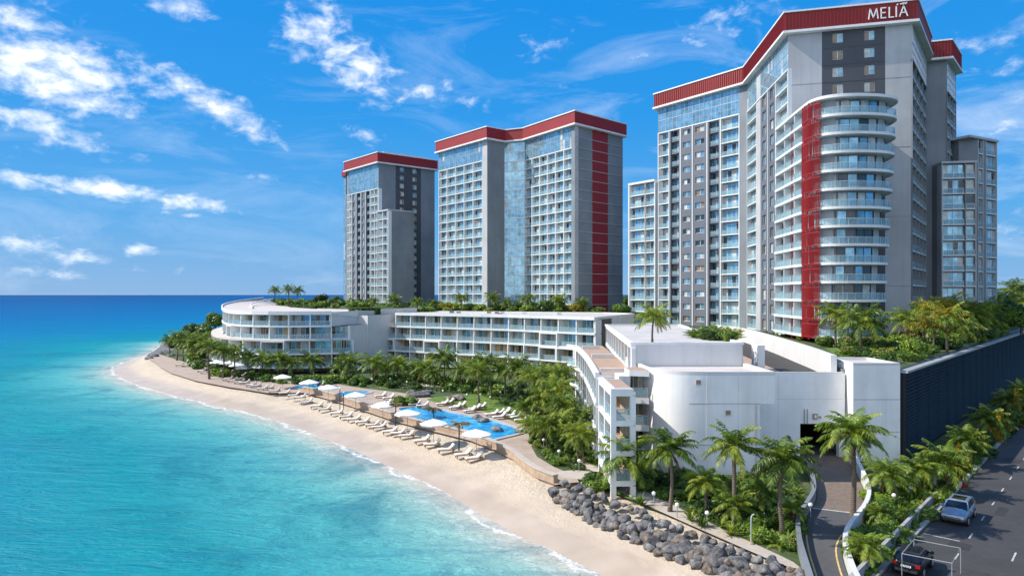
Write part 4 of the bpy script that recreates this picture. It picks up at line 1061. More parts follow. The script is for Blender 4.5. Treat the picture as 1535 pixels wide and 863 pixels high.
for c in [(1505,452,1506,486,22),(1522,436,1523,480,22),(1478,462,1480,497,20),(1532,455,1533,478,18)]: palm(*c, z=10.4, kind=LT, grp='yard')
SIZE = lambda r, lo, hi: 'small' if r < lo else ('large' if r > hi else 'mid-sized')
PL = {'front': ('spreading palm before the blank curved white wall', 'front palms before the white wall'),
      'road': ('palm between the driveway and the road', 'palms between driveway and road'),
      'louvre': ('shaded palm at the foot of the dark louvred wall', 'palms along the louvred wall'),
      'grove': ('palm in the grove beside the stepped white wing', 'palms of the grove by the stepped wing'),
      'lawn': ('palm before the long white balcony wing', 'palms before the long balcony wing'),
      'sea': ('seaside palm before the rounded white wing', 'palms before the rounded wing'),
      'roof3': ('slender palm above the roof of the rounded wing', 'palms above the rounded roof'),
      'terrace': ('low palm at the feet of the middle towers', 'palms at the feet of the towers'),
      'roof1': ('single palm standing on the flat roof of the stepped white wing', None),
      'bay': ('palm before the curved bay and red slats', 'palms before the curved bay'),
      'yard': ('palm in the raised garden above the louvred wall', 'palms of the raised garden')}
for grp in PL:
    L = sorted([p for p in palms if p[5] == grp], key=lambda p: PX(p[0].x+p[3][0], p[0].y))
    for i, (g, h, rad, lean, kind, _, _) in enumerate(L):
        lab, group = PL[grp]
        if len(L) > 1: lab = lab+', '+ordn(i+1)+' from the sea'
        t = empty('palm_tree', g, lab, 'palm tree', group, 0)
        tr = bpy.data.objects.new('trunk', trunk_mesh(h, max(.09, min(.19, .02*h+.055)), lean, int(g.x*31+g.y*17))); COL.objects.link(tr); tr.parent = t
        lr = random.Random(int(g.x*77)); o = child('crown', lr.choice(kind), t, (lean[0], lean[1], h-.05), lr.uniform(0, 6.28), (rad, rad, rad*lr.uniform(.92, 1.08)))
        o.rotation_euler[0] = lr.uniform(-.08, .08)

def leafball(name, seed, n, mat, size=.11, flat=.75, lumps=5, flower=None, ragged=.12):
    rr = random.Random(seed); b = MB()
    cs = [(Vector((0, 0, .42)), .62)]+[(Vector((rr.uniform(-.55, .55), rr.uniform(-.55, .55), rr.uniform(.2, .62))), rr.uniform(.32, .55)) for _ in range(lumps)]
    core = MB(); v, f = [], []
    k = 0
    while k < n:
        c, r0 = rr.choice(cs); d = Vector((rr.gauss(0, 1), rr.gauss(0, 1), rr.gauss(.25, 1))).normalized()
        rad = r0*(1-abs(rr.gauss(0, ragged))); p = c+Vector((d.x, d.y, d.z*flat))*rad
        if p.z < 0.0: continue
        nrm = (d+Vector((rr.gauss(0, .5), rr.gauss(0, .5), rr.gauss(.25, .5)))).normalized(); a = nrm.cross(Vector((rr.gauss(0, 1), rr.gauss(0, 1), rr.gauss(0, 1)))).normalized(); bb = nrm.cross(a)
        s = size*rr.uniform(.6, 1.35); o = len(v)
        v += [p-a*s*.42, p+bb*s*.9, p+a*s*.42, p-bb*s*.9]; f.append((o, o+1, o+2, o+3)); k += 1
    b.add(v, f, mat)
    for _ in range(0 if not flower else 40):
        c, r0 = rr.choice(cs); d = Vector((rr.gauss(0, 1), rr.gauss(0, 1), abs(rr.gauss(.5, 1)))).normalized(); p = c+d*r0*1.0; s = .05
        b.add([p+Vector((-s, 0, 0)), p+Vector((0, -s, 0)), p+Vector((s, 0, 0)), p+Vector((0, s, 0)), p+Vector((0, 0, s))], [(0, 1, 4), (1, 2, 4), (2, 3, 4), (3, 0, 4)], flower)
    # woody stems
    for _ in range(5):
        c, r0 = rr.choice(cs); b.tube([(0, 0, -.05), tuple(c*.6), tuple(c+Vector((0, 0, r0*.5)))], [.03, .02, .01], 'palm_bark', 4)
    return b.mesh(name)
def spiky(name, seed, n, mat, droop=80, ln=12):
    rr = random.Random(seed); b = MB()
    for i in range(n):
        az = i*2.4+rr.uniform(-.3, .3); frond(b, (0, 0, 0), az, R(rr.uniform(25, 80)), rr.uniform(.8, 1.1), R(rr.uniform(.5, 1)*droop), ln, .22, mat, .03, rr, .3)
    return b.mesh(name)
def blades(name, seed, n, mat):
    rr = random.Random(seed); b = MB()
    for i in range(n):
        az = i*2.4+rr.uniform(-.3, .3); e = R(rr.uniform(25, 85)); L = rr.uniform(.7, 1.1); s = Vector((-math.sin(az), math.cos(az), 0))*.05; pts = []; p = Vector((0, 0, 0))
        for k in range(5):
            pts.append(p.copy()); ee = e-.9*(k/4)**1.5; p = p+Vector((math.cos(az)*math.cos(ee), math.sin(az)*math.cos(ee), math.sin(ee)))*L/4
        v = []
        for k, q in enumerate(pts): w = (1-(k/4)**2)*(.6+.8*(k > 0))+.02; v += [q-s*w, q+s*w]
        b.add(v, [(2*k, 2*k+1, 2*k+3, 2*k+2) for k in range(4)], mat)
    return b.mesh(name)
SH = {'round': [leafball('shrub', 10+i, 1500, 'shrub') for i in range(3)], 'light': [leafball('shrub', 20+i, 1300, 'shrub_light', .12) for i in range(2)], 'dark': [leafball('shrub', 30+i, 1300, 'shrub_dark', .12) for i in range(2)],
      'yellow': [leafball('shrub', 40+i, 1100, 'shrub_yellow', .11) for i in range(2)], 'flower': [leafball('shrub', 50, 1100, 'shrub', .12, flower='flower_red'), leafball('shrub', 51, 1100, 'shrub', .12, flower='flower_orange')],
      'fern': [spiky('shrub', 60+i, 22, 'frond') for i in range(2)]+[spiky('shrub', 65, 20, 'frond_light')], 'agave': [blades('shrub', 70+i, 34, m) for i, m in enumerate(('shrub_light', 'shrub', 'frond_light'))]}
SN = {'round': 'rounded green shrub', 'light': 'bright green shrub', 'dark': 'dark green shrub', 'yellow': 'yellowish green shrub', 'flower': 'flowering shrub', 'fern': 'feathery palm plant', 'agave': 'spiky rosette plant'}
shr = []
def shrub(x, y, z, s, kind, zone): shr.append((x, y, z, s, kind, zone))
def inside(p, poly):
    c = False; n = len(poly)
    for i in range(n):
        (x1, y1), (x2, y2) = poly[i], poly[i-1]
        if (y1 > p[1]) != (y2 > p[1]) and p[0] < (x2-x1)*(p[1]-y1)/(y2-y1)+x1: c = not c
    return c
def fill(zone, poly_px, n, z, smin, smax, kinds, avoid=(), gap=.8):
    rr = random.Random(sum(map(ord, zone))); xs_ = [p[0] for p in poly_px]; ys_ = [p[1] for p in poly_px]; W = [G2(*p, z) for p in poly_px]; got = []; tries = 0
    bx = [p[0] for p in W]; by = [p[1] for p in W]
    while len(got) < n and tries < 6000:
        tries += 1; q = (rr.uniform(min(bx), max(bx)), rr.uniform(min(by), max(by)))
        if not inside(q, W) or any(inside(q, a) for a in avoid): continue
        s = rr.uniform(smin, smax)
        if any(math.dist(q, g[:2]) < gap*(s+g[2])*.8 for g in got): continue
        got.append((*q, s)); shrub(q[0], q[1], z, s, rr.choice(kinds), zone)
AV = [[G2(x, y, GZ) for x, y in dl+dr[::-1]]]+[[G2(x, y, GZ) for x, y in l] for l in ([(838,706),(905,708),(1000,752),(1100,800),(1190,842),(1180,848),(1085,808),(990,766),(895,722),(845,716)], [(868,690),(900,701),(925,716),(910,720),(885,706),(862,696)])]
GEN = ['round', 'round', 'light', 'dark', 'fern', 'flower', 'agave']
fill('the front bed below the white wall', [(868,716),(905,690),(960,708),(1110,716),(1200,722),(1210,770),(1196,800),(1200,832),(1150,820),(1060,790),(1000,768),(930,740)], 95, GZ, .45, 1.25, GEN+['fern', 'round'], AV, .62)
fill('the strip between driveway and road', [(1300,745),(1345,722),(1395,715),(1425,735),(1385,785),(1340,830),(1300,862),(1280,870),(1285,800),(1305,775)], 70, GZ, .6, 1.5, ['round', 'light', 'light', 'fern', 'round', 'agave'], AV, .52)
fill('the planting along the louvred wall', [(1400,712),(1440,690),(1500,640),(1535,610),(1535,622),(1490,665),(1440,715),(1425,735)], 52, GZ, 1.0, 2.3, ['dark', 'round', 'fern', 'dark', 'agave'], AV, .5)
fill('the bed beside the sea wall steps', [(790,655),(830,668),(880,672),(905,690),(870,710),(835,698),(806,680)], 30, GZ, .45, 1.0, GEN, AV, .7)
fill('the undergrowth of the palm grove', [(720,592),(780,600),(800,625),(790,650),(830,668),(900,680),(905,640),(870,600),(820,580),(760,575)], 60, GZ, .7, 1.6, ['round', 'dark', 'dark', 'light', 'fern'], (), .6)
fill('the beds before the long balcony wing', [(560,566),(640,570),(740,574),(790,590),(770,596),(690,590),(610,584),(560,578)], 50, GZ, .8, 1.7, ['round', 'dark', 'light', 'dark', 'fern'], (), .6)
fill('the beds before the rounded wing', [(285,535),(330,557),(400,566),(470,569),(555,571),(555,580),(470,578),(400,573),(320,563),(280,545)], 55, GZ, .9, 2.0, ['round', 'dark', 'light', 'dark'], (), .6)
fill('the bank below the rounded end of the wing', [(252,514),(300,508),(335,520),(330,540),(290,536),(258,526)], 30, GZ, 1.2, 2.6, ['round', 'dark', 'dark'], (), .6)
fill('the roof garden behind the rounded wing', [(397,455.8),(430,459.2),(470,461.4),(505,462.6),(528,463.2),(560,460),(560,455),(480,452.5),(420,452.5)], 75, 14.55, 1.1, 2.3, ['round', 'light', 'dark', 'round'], (), .55)
fill('the terrace before the middle tower', [(560,468.8),(760,469.2),(935,470),(930,463.8),(750,462.5),(570,462.5)], 95, 13.3, 1.3, 3.0, ['round', 'light', 'dark', 'light', 'yellow'], (), .55)
fill('the raised garden above the louvred wall', [(1225,521),(1260,533),(1300,545),(1350,549),(1420,528),(1500,503),(1500,487),(1420,500),(1330,512),(1240,512)], 110, 10.4, .8, 2.1, ['round', 'light', 'dark', 'fern', 'light', 'flower'], (), .52)
fill('the foot of the tallest tower', [(1120,491),(1175,505),(1222,517),(1222,512),(1172,499),(1120,487)], 22, 10.4, .5, .9, ['round', 'light'], (), .6)
for x, y, s, k in ((1078,742,.8,'fern'),(965,735,.9,'light'),(886,728,1.3,'round'),(898,735,1.2,'light'),(960,757,1.1,'agave'),(1035,780,1.0,'agave'),(1052,789,1.1,'agave'),(1180,815,1.4,'agave'),(1168,818,1.2,'fern'),(1095,802,1.1,'agave'),(1128,800,1.2,'light')): shrub(*G2(x, y, GZ), GZ, s, k, 'the front bed below the white wall')
for x, y, s, k in ((609,606,2.1,'fern'),(600,607,1.6,'light'),(615,608,1.5,'round'),(458,575,1.8,'round'),(497,573,1.8,'light'),(476,574,1.6,'round'),(452,573,1.4,'dark'),(528,577,1.2,'round')): shrub(*G2(x, y, GZ), GZ, s, k, 'the planting between the pools')
for x, y, s, k in ((1050,505,2.2,'fern'),(1066,508,2.5,'fern'),(1060,509,1.5,'round'),(1088,508,2.4,'fern'),(1100,509,2.0,'fern'),(1042,506,1.8,'fern'),(1078,510,1.3,'dark'),(1094,511,1.2,'light'),(1074,506,2.3,'fern')): shrub(*G2(x, y, 12.93), 12.93, s, k, 'the flat roof of the stepped white wing')
shr.sort(key=lambda q: -q[3]/q[1]*(1.6 if q[1] < 90 else 1)); far_shr = shr[285:]; shr = shr[:285]
LITE = {k: [leafball('shrub', 500+i, 260, ('shrub', 'shrub_light', 'shrub_dark', 'shrub_yellow', 'shrub', 'frond', 'shrub_light')[i], .24)] for i, k in enumerate(('round', 'light', 'dark', 'yellow', 'flower', 'fern', 'agave'))}
LV = {}
for k, (me,) in LITE.items():
    a = np.empty(len(me.vertices)*3); me.vertices.foreach_get('co', a); LV[k] = (a.reshape(-1, 3), [tuple(q.vertices) for q in me.polygons], [me.materials[q.material_index].name for q in me.polygons])
b = MB()
for x, y, z, s, k, zn in far_shr:
    co_, ff, mm = LV[k]; a = rng.uniform(0, 6.28); ca, sa = math.cos(a)*s, math.sin(a)*s; o = len(b.v)
    b.v += np.stack([x+co_[:, 0]*ca-co_[:, 1]*sa, y+co_[:, 0]*sa+co_[:, 1]*ca, z-.03+co_[:, 2]*s], 1).tolist(); b.f += [tuple(i+o for i in q) for q in ff]; b.m += mm
props(b.build('shrubbery'), kind='stuff')
by = {}
for q in shr: by.setdefault((q[5], q[4]), []).append(q)
for (zone, kind), L in by.items():
    L.sort(key=lambda q: PX(q[0], q[1]))
    for i, (x, y, z, s, k, zn) in enumerate(L):
        lab = SN[kind]+' in '+zone if 'roof of' not in zone and 'foot' not in zone else SN[kind]+' on '+zone if 'roof' in zone else SN[kind]+' at '+zone
        if len(L) > 1: lab += ', '+ordn(i+1)+' from the sea'
        w = lab.split()
        if len(w) > 16: lab = lab.replace(' from the sea', ' from the sea')
        lr = random.Random(int(x*91+y*13)); me = lr.choice(SH[kind])
        o = bpy.data.objects.new('shrub', me); COL.objects.link(o); o.location = (x, y, z-.03); o.rotation_euler[2] = lr.uniform(0, 6.28); o.scale = (s, s, s*lr.uniform(.8, 1.15))
        props(o, lab, 'shrub', SN[kind]+'s in the hotel gardens')
# broad-leaved trees
TREES = [(322,476,322,523,16,GZ,'bushy dark tree rising behind the rounded end of the white wing'),(292,492,292,524,15,GZ,'dense green tree on the bank at the seaward end of the palms'),(307,490,308,526,16,GZ,'round bushy tree between the seaside palms and the rounded wing'),(340,505,341,545,18,GZ,'leafy tree close under the balconies of the rounded end'),
         (1510,462,1510,492,30,10.4,'broad dark tree at the far end of the raised garden'),(1470,470,1470,497,22,10.4,'dark leafy tree behind the yellowish palms of the raised garden'),(1531,470,1531,500,26,10.4,'wide dark tree cut by the edge of the picture above the louvred wall'),
         (480,446,480,462,11,13.6,'bushy tree in the roof garden behind the three slender palms'),(505,447,505,462,9,13.6,'small leafy tree in the roof garden close to the far tower'),(938,448,938,468,10,11,'dark tree in the gap between the middle and tallest towers'),(945,452,945,468,8,11,'small green tree at the foot of the low balcony block')]
def treecrown(name, seed, mat): return leafball(name, seed, 3200, mat, .11, .9, 11, ragged=.22)
TC = [treecrown('crown', 81, 'shrub'), treecrown('crown', 82, 'shrub_dark'), treecrown('crown', 83, 'shrub')]
for i, (cx, cy, bx, by_, r, z, lab) in enumerate(TREES):
    g = G(bx, by_, z); d = g.y; h = max(2, (by_-cy)*d/FPX); rad = r*d/FPX
    t = empty('broad_tree', g, lab, 'tree', 'broad-leaved trees of the gardens')
    b = MB(); b.tube([(0, 0, -.2), (.1, 0, h*.4), (0, .1, h*.8)], [.3, .22, .14], 'palm_bark', 8)
    for k in range(4): a = k*1.6; b.tube([(.05, 0, h*.5), (math.cos(a)*rad*.3, math.sin(a)*rad*.3, h*.9)], [.12, .05], 'palm_bark', 5)
    b.build('trunk', t); child('crown', TC[i % 3], t, (0, 0, h-rad*.75), i*1.3, (rad, rad, rad*1.2))
# tall yellow croton spikes in the strip by the louvred wall
for i, (x, y, hgt) in enumerate(((1437,716,50),(1466,692,48),(1497,664,46),(1524,630,50),(1452,709,26),(1510,652,28))):
    g = G(x, y, GZ); h = hgt*g.y/FPX; rr = random.Random(900+i); b = MB(); v, f = [], []
    for k in range(900):
        t = rr.random()**1.3; w = .19*h*(1-t)**.8*(1 if t > .25 else .7)*(1+.7*(rr.random() < .2))+.03; a = rr.uniform(0, 6.28); q = Vector((math.cos(a)*w*rr.random()**.5, math.sin(a)*w*rr.random()**.5, .15+t*h)); s = .10*rr.uniform(.6, 1.3)
        n = Vector((rr.gauss(0, 1), rr.gauss(0, 1), rr.gauss(.4, 1))).normalized(); a1 = n.cross(Vector((.3, .2, .9))).normalized(); a2 = n.cross(a1); o = len(v); v += [q-a1*s*.5, q+a2*s, q+a1*s*.5, q-a2*s]; f.append((o, o+1, o+2, o+3))
    b.add(v, f, 'frond_gold'); b.tube([(0, 0, -.05), (0, 0, h*.9)], [.04, .015], 'palm_bark', 5)
    o = b.build('yellow_shrub', loc=g); props(o, ('tall' if hgt > 30 else 'short')+' yellow spire-like shrub before the louvred wall, '+ordn((1, 2, 3, 4, 1, 2)[i])+' from the white block', 'shrub', 'yellow shrubs along the louvred wall')
# hedges
for px, z, w, h, lab in (([(-36.2,150.4),(-30.6,155.8)], 12.6, 1.6, 2.3, 'dark clipped hedge block between the two white beach wings'), ([(-61.4,183.6),(-48.2,162.8)], 14.3, 1.0, .9, 'dark clipped hedge along the inner edge of the rounded roof'), ([(556,467.5),(600,468.5)], 13.3, 1.6, 1.3, 'long low clipped hedge behind the left end of the long wing'),
                         ([(1082,508.5),(1100,509.5)], 12.93, .9, .75, 'small clipped hedge in the planter on the flat white roof')):
    rr = random.Random(5); A, B = (px[0], px[1]) if px[0][1] < 200 else (G2(*px[0], z), G2(*px[1], z)); F = Fr(A, B); b = MB(); v, f = [], []
    for k in range(3500):
        u = rr.uniform(0, F.L); n = rr.uniform(-w, 0); zz = rr.uniform(0, h); s_ = rr.randrange(3)
        if s_ == 0: n = 0
        elif s_ == 1: zz = h
        q = Vector(F.p(u, n+rr.gauss(0, .05), z+zz+rr.gauss(0, .05))); s = .14*rr.uniform(.6, 1.3); nn = Vector((rr.gauss(0, 1), rr.gauss(-.4, 1), rr.gauss(.6, 1))).normalized(); a1 = nn.cross(Vector((.3, .2, .9))).normalized(); a2 = nn.cross(a1); o = len(v)
        v += [q-a1*s*.5, q+a2*s, q+a1*s*.5, q-a2*s]; f.append((o, o+1, o+2, o+3))
    b.add(v, f, 'shrub'); b.fbox(F, .1, F.L-.1, -w+.1, -.12, z, z+h-.12, 'shrub_dark'); props(b.build('hedge'), lab, 'hedge')
# low ground cover no one could count
def cover(name, polys, dens, size, mat, z):
    rr = random.Random(3); v, f = [], []
    for px in polys:
        W = [G2(*p, z) for p in px]; bx = [p[0] for p in W]; by = [p[1] for p in W]; n = int((max(bx)-min(bx))*(max(by)-min(by))*dens)
        for _ in range(min(n, 16000)):
            q = (rr.uniform(min(bx), max(bx)), rr.uniform(min(by), max(by)))
            if not inside(q, W) or any(inside(q, a) for a in AV): continue
            for _ in range(2):
                p = Vector((q[0]+rr.gauss(0, .1), q[1]+rr.gauss(0, .1), z+rr.uniform(0, .28))); s = size*rr.uniform(.6, 1.4); nn = Vector((rr.gauss(0, .6), rr.gauss(0, .6), 1)).normalized(); a1 = nn.cross(Vector((rr.gauss(0, 1), rr.gauss(0, 1), 0))).normalized(); a2 = nn.cross(a1); o = len(v)
                v += [p-a1*s*.5, p+a2*s, p+a1*s*.5, p-a2*s]; f.append((o, o+1, o+2, o+3))
    b = MB(); b.add(v, f, mat); props(b.build(name), kind='stuff')
cover('ground_cover', [[(868,716),(905,690),(960,708),(1110,716),(1200,722),(1210,770),(1196,800),(1200,832),(1150,820),(1060,790),(1000,768),(930,740)], [(1300,745),(1345,722),(1395,715),(1425,735),(1385,785),(1340,830),(1300,862),(1280,870),(1285,800),(1305,775)],
                       [(1400,712),(1440,690),(1535,610),(1535,622),(1490,665),(1440,715),(1425,735)]], 14, .13, 'shrub', GZ)
cover('ground_cover', [[(790,655),(830,668),(905,680),(870,710),(835,698),(806,680)], [(720,592),(800,600),(905,640),(900,680),(830,668),(790,650),(800,625)], [(560,566),(740,574),(790,590),(770,596),(690,590),(560,580)]], 7, .16, 'shrub_dark', GZ)
cover('grass', [lawns[0], lawns[1], lawns[2], lawns[3], lawns[4]], 14, .07, 'grass_blade', GZ-.1)

# ------------------------------------------------------------------ boulders
def boulder(seed):
    import bmesh
    rr = random.Random(seed); bm = bmesh.new(); bmesh.ops.create_icosphere(bm, subdivisions=3, radius=1)
    offs = [(Vector((rr.gauss(0, 1), rr.gauss(0, 1), rr.gauss(0, 1))).normalized(), rr.uniform(.62, .92)) for _ in range(14)]
    for v in bm.verts:
        d = v.co.normalized(); r = 1
        for n, o in offs:
            t = d.dot(n)
            if t > .01 and r*t > o: r = o/t*.93+r*.07
        r *= 1+.05*math.sin(d.x*5+seed)+.04*math.sin(d.y*7+d.z*4+seed*2); v.co = d*r
    sx, sy, sz = rr.uniform(.9, 1.25), rr.uniform(.85, 1.1), rr.uniform(.68, .92)
    for v in bm.verts: v.co = Vector((v.co.x*sx, v.co.y*sy, v.co.z*sz))
    me = bpy.data.meshes.new('boulder'); bm.to_mesh(me); bm.free(); me.materials.append(MATS['rock']); me.polygons.foreach_set('use_smooth', [True]*len(me.polygons)); return me
BO = [boulder(40+i) for i in range(9)]
rows = [[(830,738),(862,758),(905,780),(950,798),(1000,821),(1050,839),(1095,855),(1140,871),(1180,884)], [(833,734),(872,753),(915,774),(960,792),(1010,813),(1060,832),(1105,847),(1150,863),(1192,876)],
        [(838,729),(880,746),(925,766),(968,784),(1018,804),(1070,824),(1115,840),(1160,854),(1198,867)], [(845,724),(885,738),(930,757),(975,775),(1022,794),(1075,815),(1120,831),(1165,846),(1200,857)]]
zr_ = (1.25, 1.45, 1.75, 1.7); cnt = (40, 44, 42, 34); rn = ('the row on the sand', 'the second row', 'the crest row', 'the back row')
for r, (px, z, n) in enumerate(zip(rows, zr_, cnt)):
    ln = resample([G2(x, y, z) for x, y in px], n)
    for i, (x, y) in enumerate(ln):
        s = rng.uniform(.27, .54)*(1.1 if r in (1, 2) else .92); s *= 1+.2*(i > n*.6)*(r != 3)
        o = bpy.data.objects.new('boulder', rng.choice(BO)); COL.objects.link(o); o.location = (x+rng.uniform(-.22, .22), y+rng.uniform(-.25, .25), max(float(beach_z(np.array([x]), np.array([y]))[0][0]), GZ-.25 if r > 2 else 0)+(.0, .12, .42, .35)[r]+s*.22+rng.uniform(-.1, .08)); o.scale = (s, s, s)
        o.rotation_euler = (rng.uniform(-.4, .4), rng.uniform(-.4, .4), rng.uniform(0, 6.28))
        props(o, ('small' if s < .37 else 'big' if s > .52 else 'medium')+' boulder in '+rn[r]+', '+ordn(i+1)+' from the sea wall', 'boulder', 'boulders of the breakwater')
for i, (x, y, s) in enumerate(((628,594,1.3),(640,590,1.0),(688,598,1.2),(676,600,.9),(618,590,.9),(640,613,.8),(716,627,.8),(724,632,.7),(744,645,.8),(780,648,.6))):
    g = G(x, y, GZ); o = bpy.data.objects.new('boulder', BO[i % 9]); COL.objects.link(o); o.location = (g.x, g.y, GZ+s*.2); o.scale = (s*1.3, s, s*.7); o.rotation_euler[2] = i
    props(o, 'grey ornamental rock at the edge of the large pool, '+ordn(i+1)+' of ten', 'rock', 'rocks round the pool')
for i, (x, y, s) in enumerate(((224,537,1.0),(231,534,1.3),(240,530,1.2),(248,527,1.0),(256,533,1.2))):
    g = G(x, y, GZ); o = bpy.data.objects.new('boulder', BO[(i+4) % 9]); COL.objects.link(o); o.location = (g.x, g.y, GZ); o.scale = (s*1.6, s, s*.7); o.rotation_euler[2] = i*2
    props(o, 'dark low rock at the far tip of the beach, '+ordn(i+1)+' from the water', 'rock', 'rocks at the beach tip')

# ------------------------------------------------------------------ beach furniture
def lounger_parts():
    fr = MB()
    for y in (-.3, .3): fr.box(-.95, .95, y-.035, y+.035, .24, .32, 'teak')
    for x in (-.9, -.3, .3, .9): fr.box(x-.04, x+.04, -.262, .262, .245, .315, 'teak')
    lg = []
    for x in (-.8, .75):
        for y in (-.27, .27): b = MB(); b.box(x-.045, x+.045, y-.04, y+.04, -.02, .24, 'teak'); lg.append(b)
    cu = MB(); cu.box(-.96, .30, -.31, .31, .325, .44, 'cushion')
    bk = MB(); a = R(38); c, s = math.cos(a), math.sin(a)
    def q(l, y, t): return (.31+l*c-t*s, y, .335+l*s+t*c)
    bk.hexa([q(0, -.31, 0), q(.78, -.31, 0), q(.78, .31, 0), q(0, .31, 0), q(0, -.31, .11), q(.78, -.31, .11), q(.78, .31, .11), q(0, .31, .11)], 'cushion')
    pl = MB(); pl.hexa([q(.5, -.24, .115), q(.75, -.24, .115), q(.75, .24, .115), q(.5, .24, .115), q(.52, -.22, .2), q(.73, -.22, .2), q(.73, .22, .2), q(.52, .22, .2)], 'canvas')
    br = MB()
    for y in (-.28, .28): br.tube([(.8, y, .28), q(.55, y, -.01)], .025, 'teak', 5)
    br.hexa([q(.02, -.3, -.05), q(.8, -.3, -.05), q(.8, .3, -.05), q(.02, .3, -.05), q(.02, -.3, -.005), q(.8, -.3, -.005), q(.8, .3, -.005), q(.02, .3, -.005)], 'teak')
    return [('frame', fr.mesh('frame'))]+[('leg', b.mesh('leg')) for b in lg]+[('seat_cushion', cu.mesh('seat_cushion')), ('back_cushion', bk.mesh('back_cushion')), ('pillow', pl.mesh('pillow')), ('back_frame', br.mesh('back_frame'))]
LP = lounger_parts()
def lounger(x, y, z, rz, lab, grp):
    t = empty('sun_lounger', (x, y, z), lab, 'sun lounger', grp, rz)
    for n, me in LP: child(n, me, t)
def sandz(x, y): return float(beach_z(np.array([x]), np.array([y]))[0][0])
beach = [(341.5,573),(349,575),(359,577.5),(367,578.5),(377,582),(384,583.5),(394,587.5),(402.5,587),(412,591.5),(427,594.5),(441,598),(450,601.5),(460,602.5),(475,608.5),(487,613),(505,619),(519,624),(531,628),(544,632),(559,636.5),(569,639.5),(585,646.5),(597,649),(610,652.5),(633,660),(648,665.5),(669,673.5),(695,680.5),(711,686)]
for i, (x, y) in enumerate(beach):
    px, py = G2(x-2, y, 1.25); z = sandz(px, py)+.03 if x > 455 else GZ+.03
    a, b = G2(x, y, 1.2); z = max(z, .9); lounger(a, b, z, R(18+rng.uniform(-7, 7)), 'teak lounger in the beach line below the pools, '+ordn(i+1)+' from the far end', 'loungers along the beach')
deck_l = [(622,607),(634,609),(664,606),(672,604),(683,611.5),(690,609),(705,616.5),(712,613),(720,611),(738,622),(747,620.5),(757,619),(766,624),(749,626),(775,626),(782,631),(585,603),(578,606),(571,594),(583,597)]
for i, (x, y) in enumerate(sorted(deck_l)):
    a, b = G2(x, y+2, GZ); lounger(a, b, GZ+.02, R(25+rng.uniform(-12, 12)), 'cream lounger on the deck behind the pool, '+ordn(i+1)+' from the sea end', 'loungers on the pool deck')
far_l = [(270,548),(279,548.5),(303,557),(308,559),(343,560),(352,562),(362,564),(330,558),(378,566),(390,569)]
for i, (x, y) in enumerate(sorted(far_l)):
    a, b = G2(x, y+1, GZ); lounger(a, b, GZ+.02, R(15+rng.uniform(-10, 10)), 'pale lounger under the seaside palms, '+ordn(i+1)+' from the tip', 'loungers under the seaside palms')
def parasol_parts():
    po = MB(); po.tube([(0, 0, -.1), (0, 0, 2.62)], .032, 'teak', 8)
    ca = MB(); n = 8; rim = [(1.75*math.cos(2*math.pi*(k+.5)/n), 1.75*math.sin(2*math.pi*(k+.5)/n)) for k in range(n)]
    v = [(0, 0, 2.66)]; mid = []
    for k, (x, y) in enumerate(rim):
        v += [(x*.5, y*.5, 2.42), (x, y, 2.13), (x, y, 1.99)]
    f = []
    for k in range(n):
        a, b = 1+3*k, 1+3*((k+1) % n); f += [(0, a, b), (a, a+1, b+1, b), (a+1, a+2, b+2, b+1)]
    ca.add(v, f, 'canvas'); ca.add([(x, y, z-.02) for x, y, z in v], [t[::-1] for t in f], 'canvas')
    ri = MB()
    for x, y in rim: ri.tube([(0, 0, 2.58), (x*.97, y*.97, 2.08)], .014, 'teak', 4); ri.tube([(0, 0, 2.0), (x*.5, y*.5, 2.36)], .012, 'teak', 4)
    ba = MB(); ba.lathe((0, 0, 0), [(0, .14), (.28, .12), (.32, 0), (.32, -.1)], 'pole_grey', 14)
    fi = MB(); fi.lathe((0, 0, 2.64), [(.05, 0), (.05, .05), (.02, .12), (0, .14)], 'teak', 8)
    return [('pole', po.mesh('pole')), ('canopy', ca.mesh('canopy')), ('frame', ri.mesh('frame')), ('base', ba.mesh('base')), ('finial', fi.mesh('finial'))]
PP = parasol_parts()
um = [(714,680,33,'largest white parasol at the near end of the beach row, over the last two loungers'),(650,662,32,'white parasol over the middle of the pool edge, second from the near end'),(611,645,24,'white parasol standing before the near end of the dark palm post'),(574,631,20,'white parasol between the pool bridge and the beach loungers'),
      (533,614,16,'white parasol just below the small upper pool'),(492,601,14,'white parasol at the seaward end of the small upper pool'),(463.5,592,13,'white parasol over the loungers before the round shrubs'),(423.5,583,11,'white parasol farthest along the beach lounger row'),
      (366,567,8,'small white parasol under the seaside palms, nearest the lounger line'),(355,563,8,'small white parasol in the middle of the seaside palms'),(326,558,8,'small white parasol at the seaward end of the palm strip'),(344,559,8,'small white parasol behind the others in the palm strip')]
for i, (x, y, h, lab) in enumerate(um):
    a, b = G2(x, y, 1.35 if i < 8 else GZ); t = empty('parasol', (a, b, 1.3 if i < 8 else GZ), lab, 'parasol', 'white parasols of the beach', i*.37)
    for n, me in PP: child(n, me, t, sc=(.92, .92, 1.0))
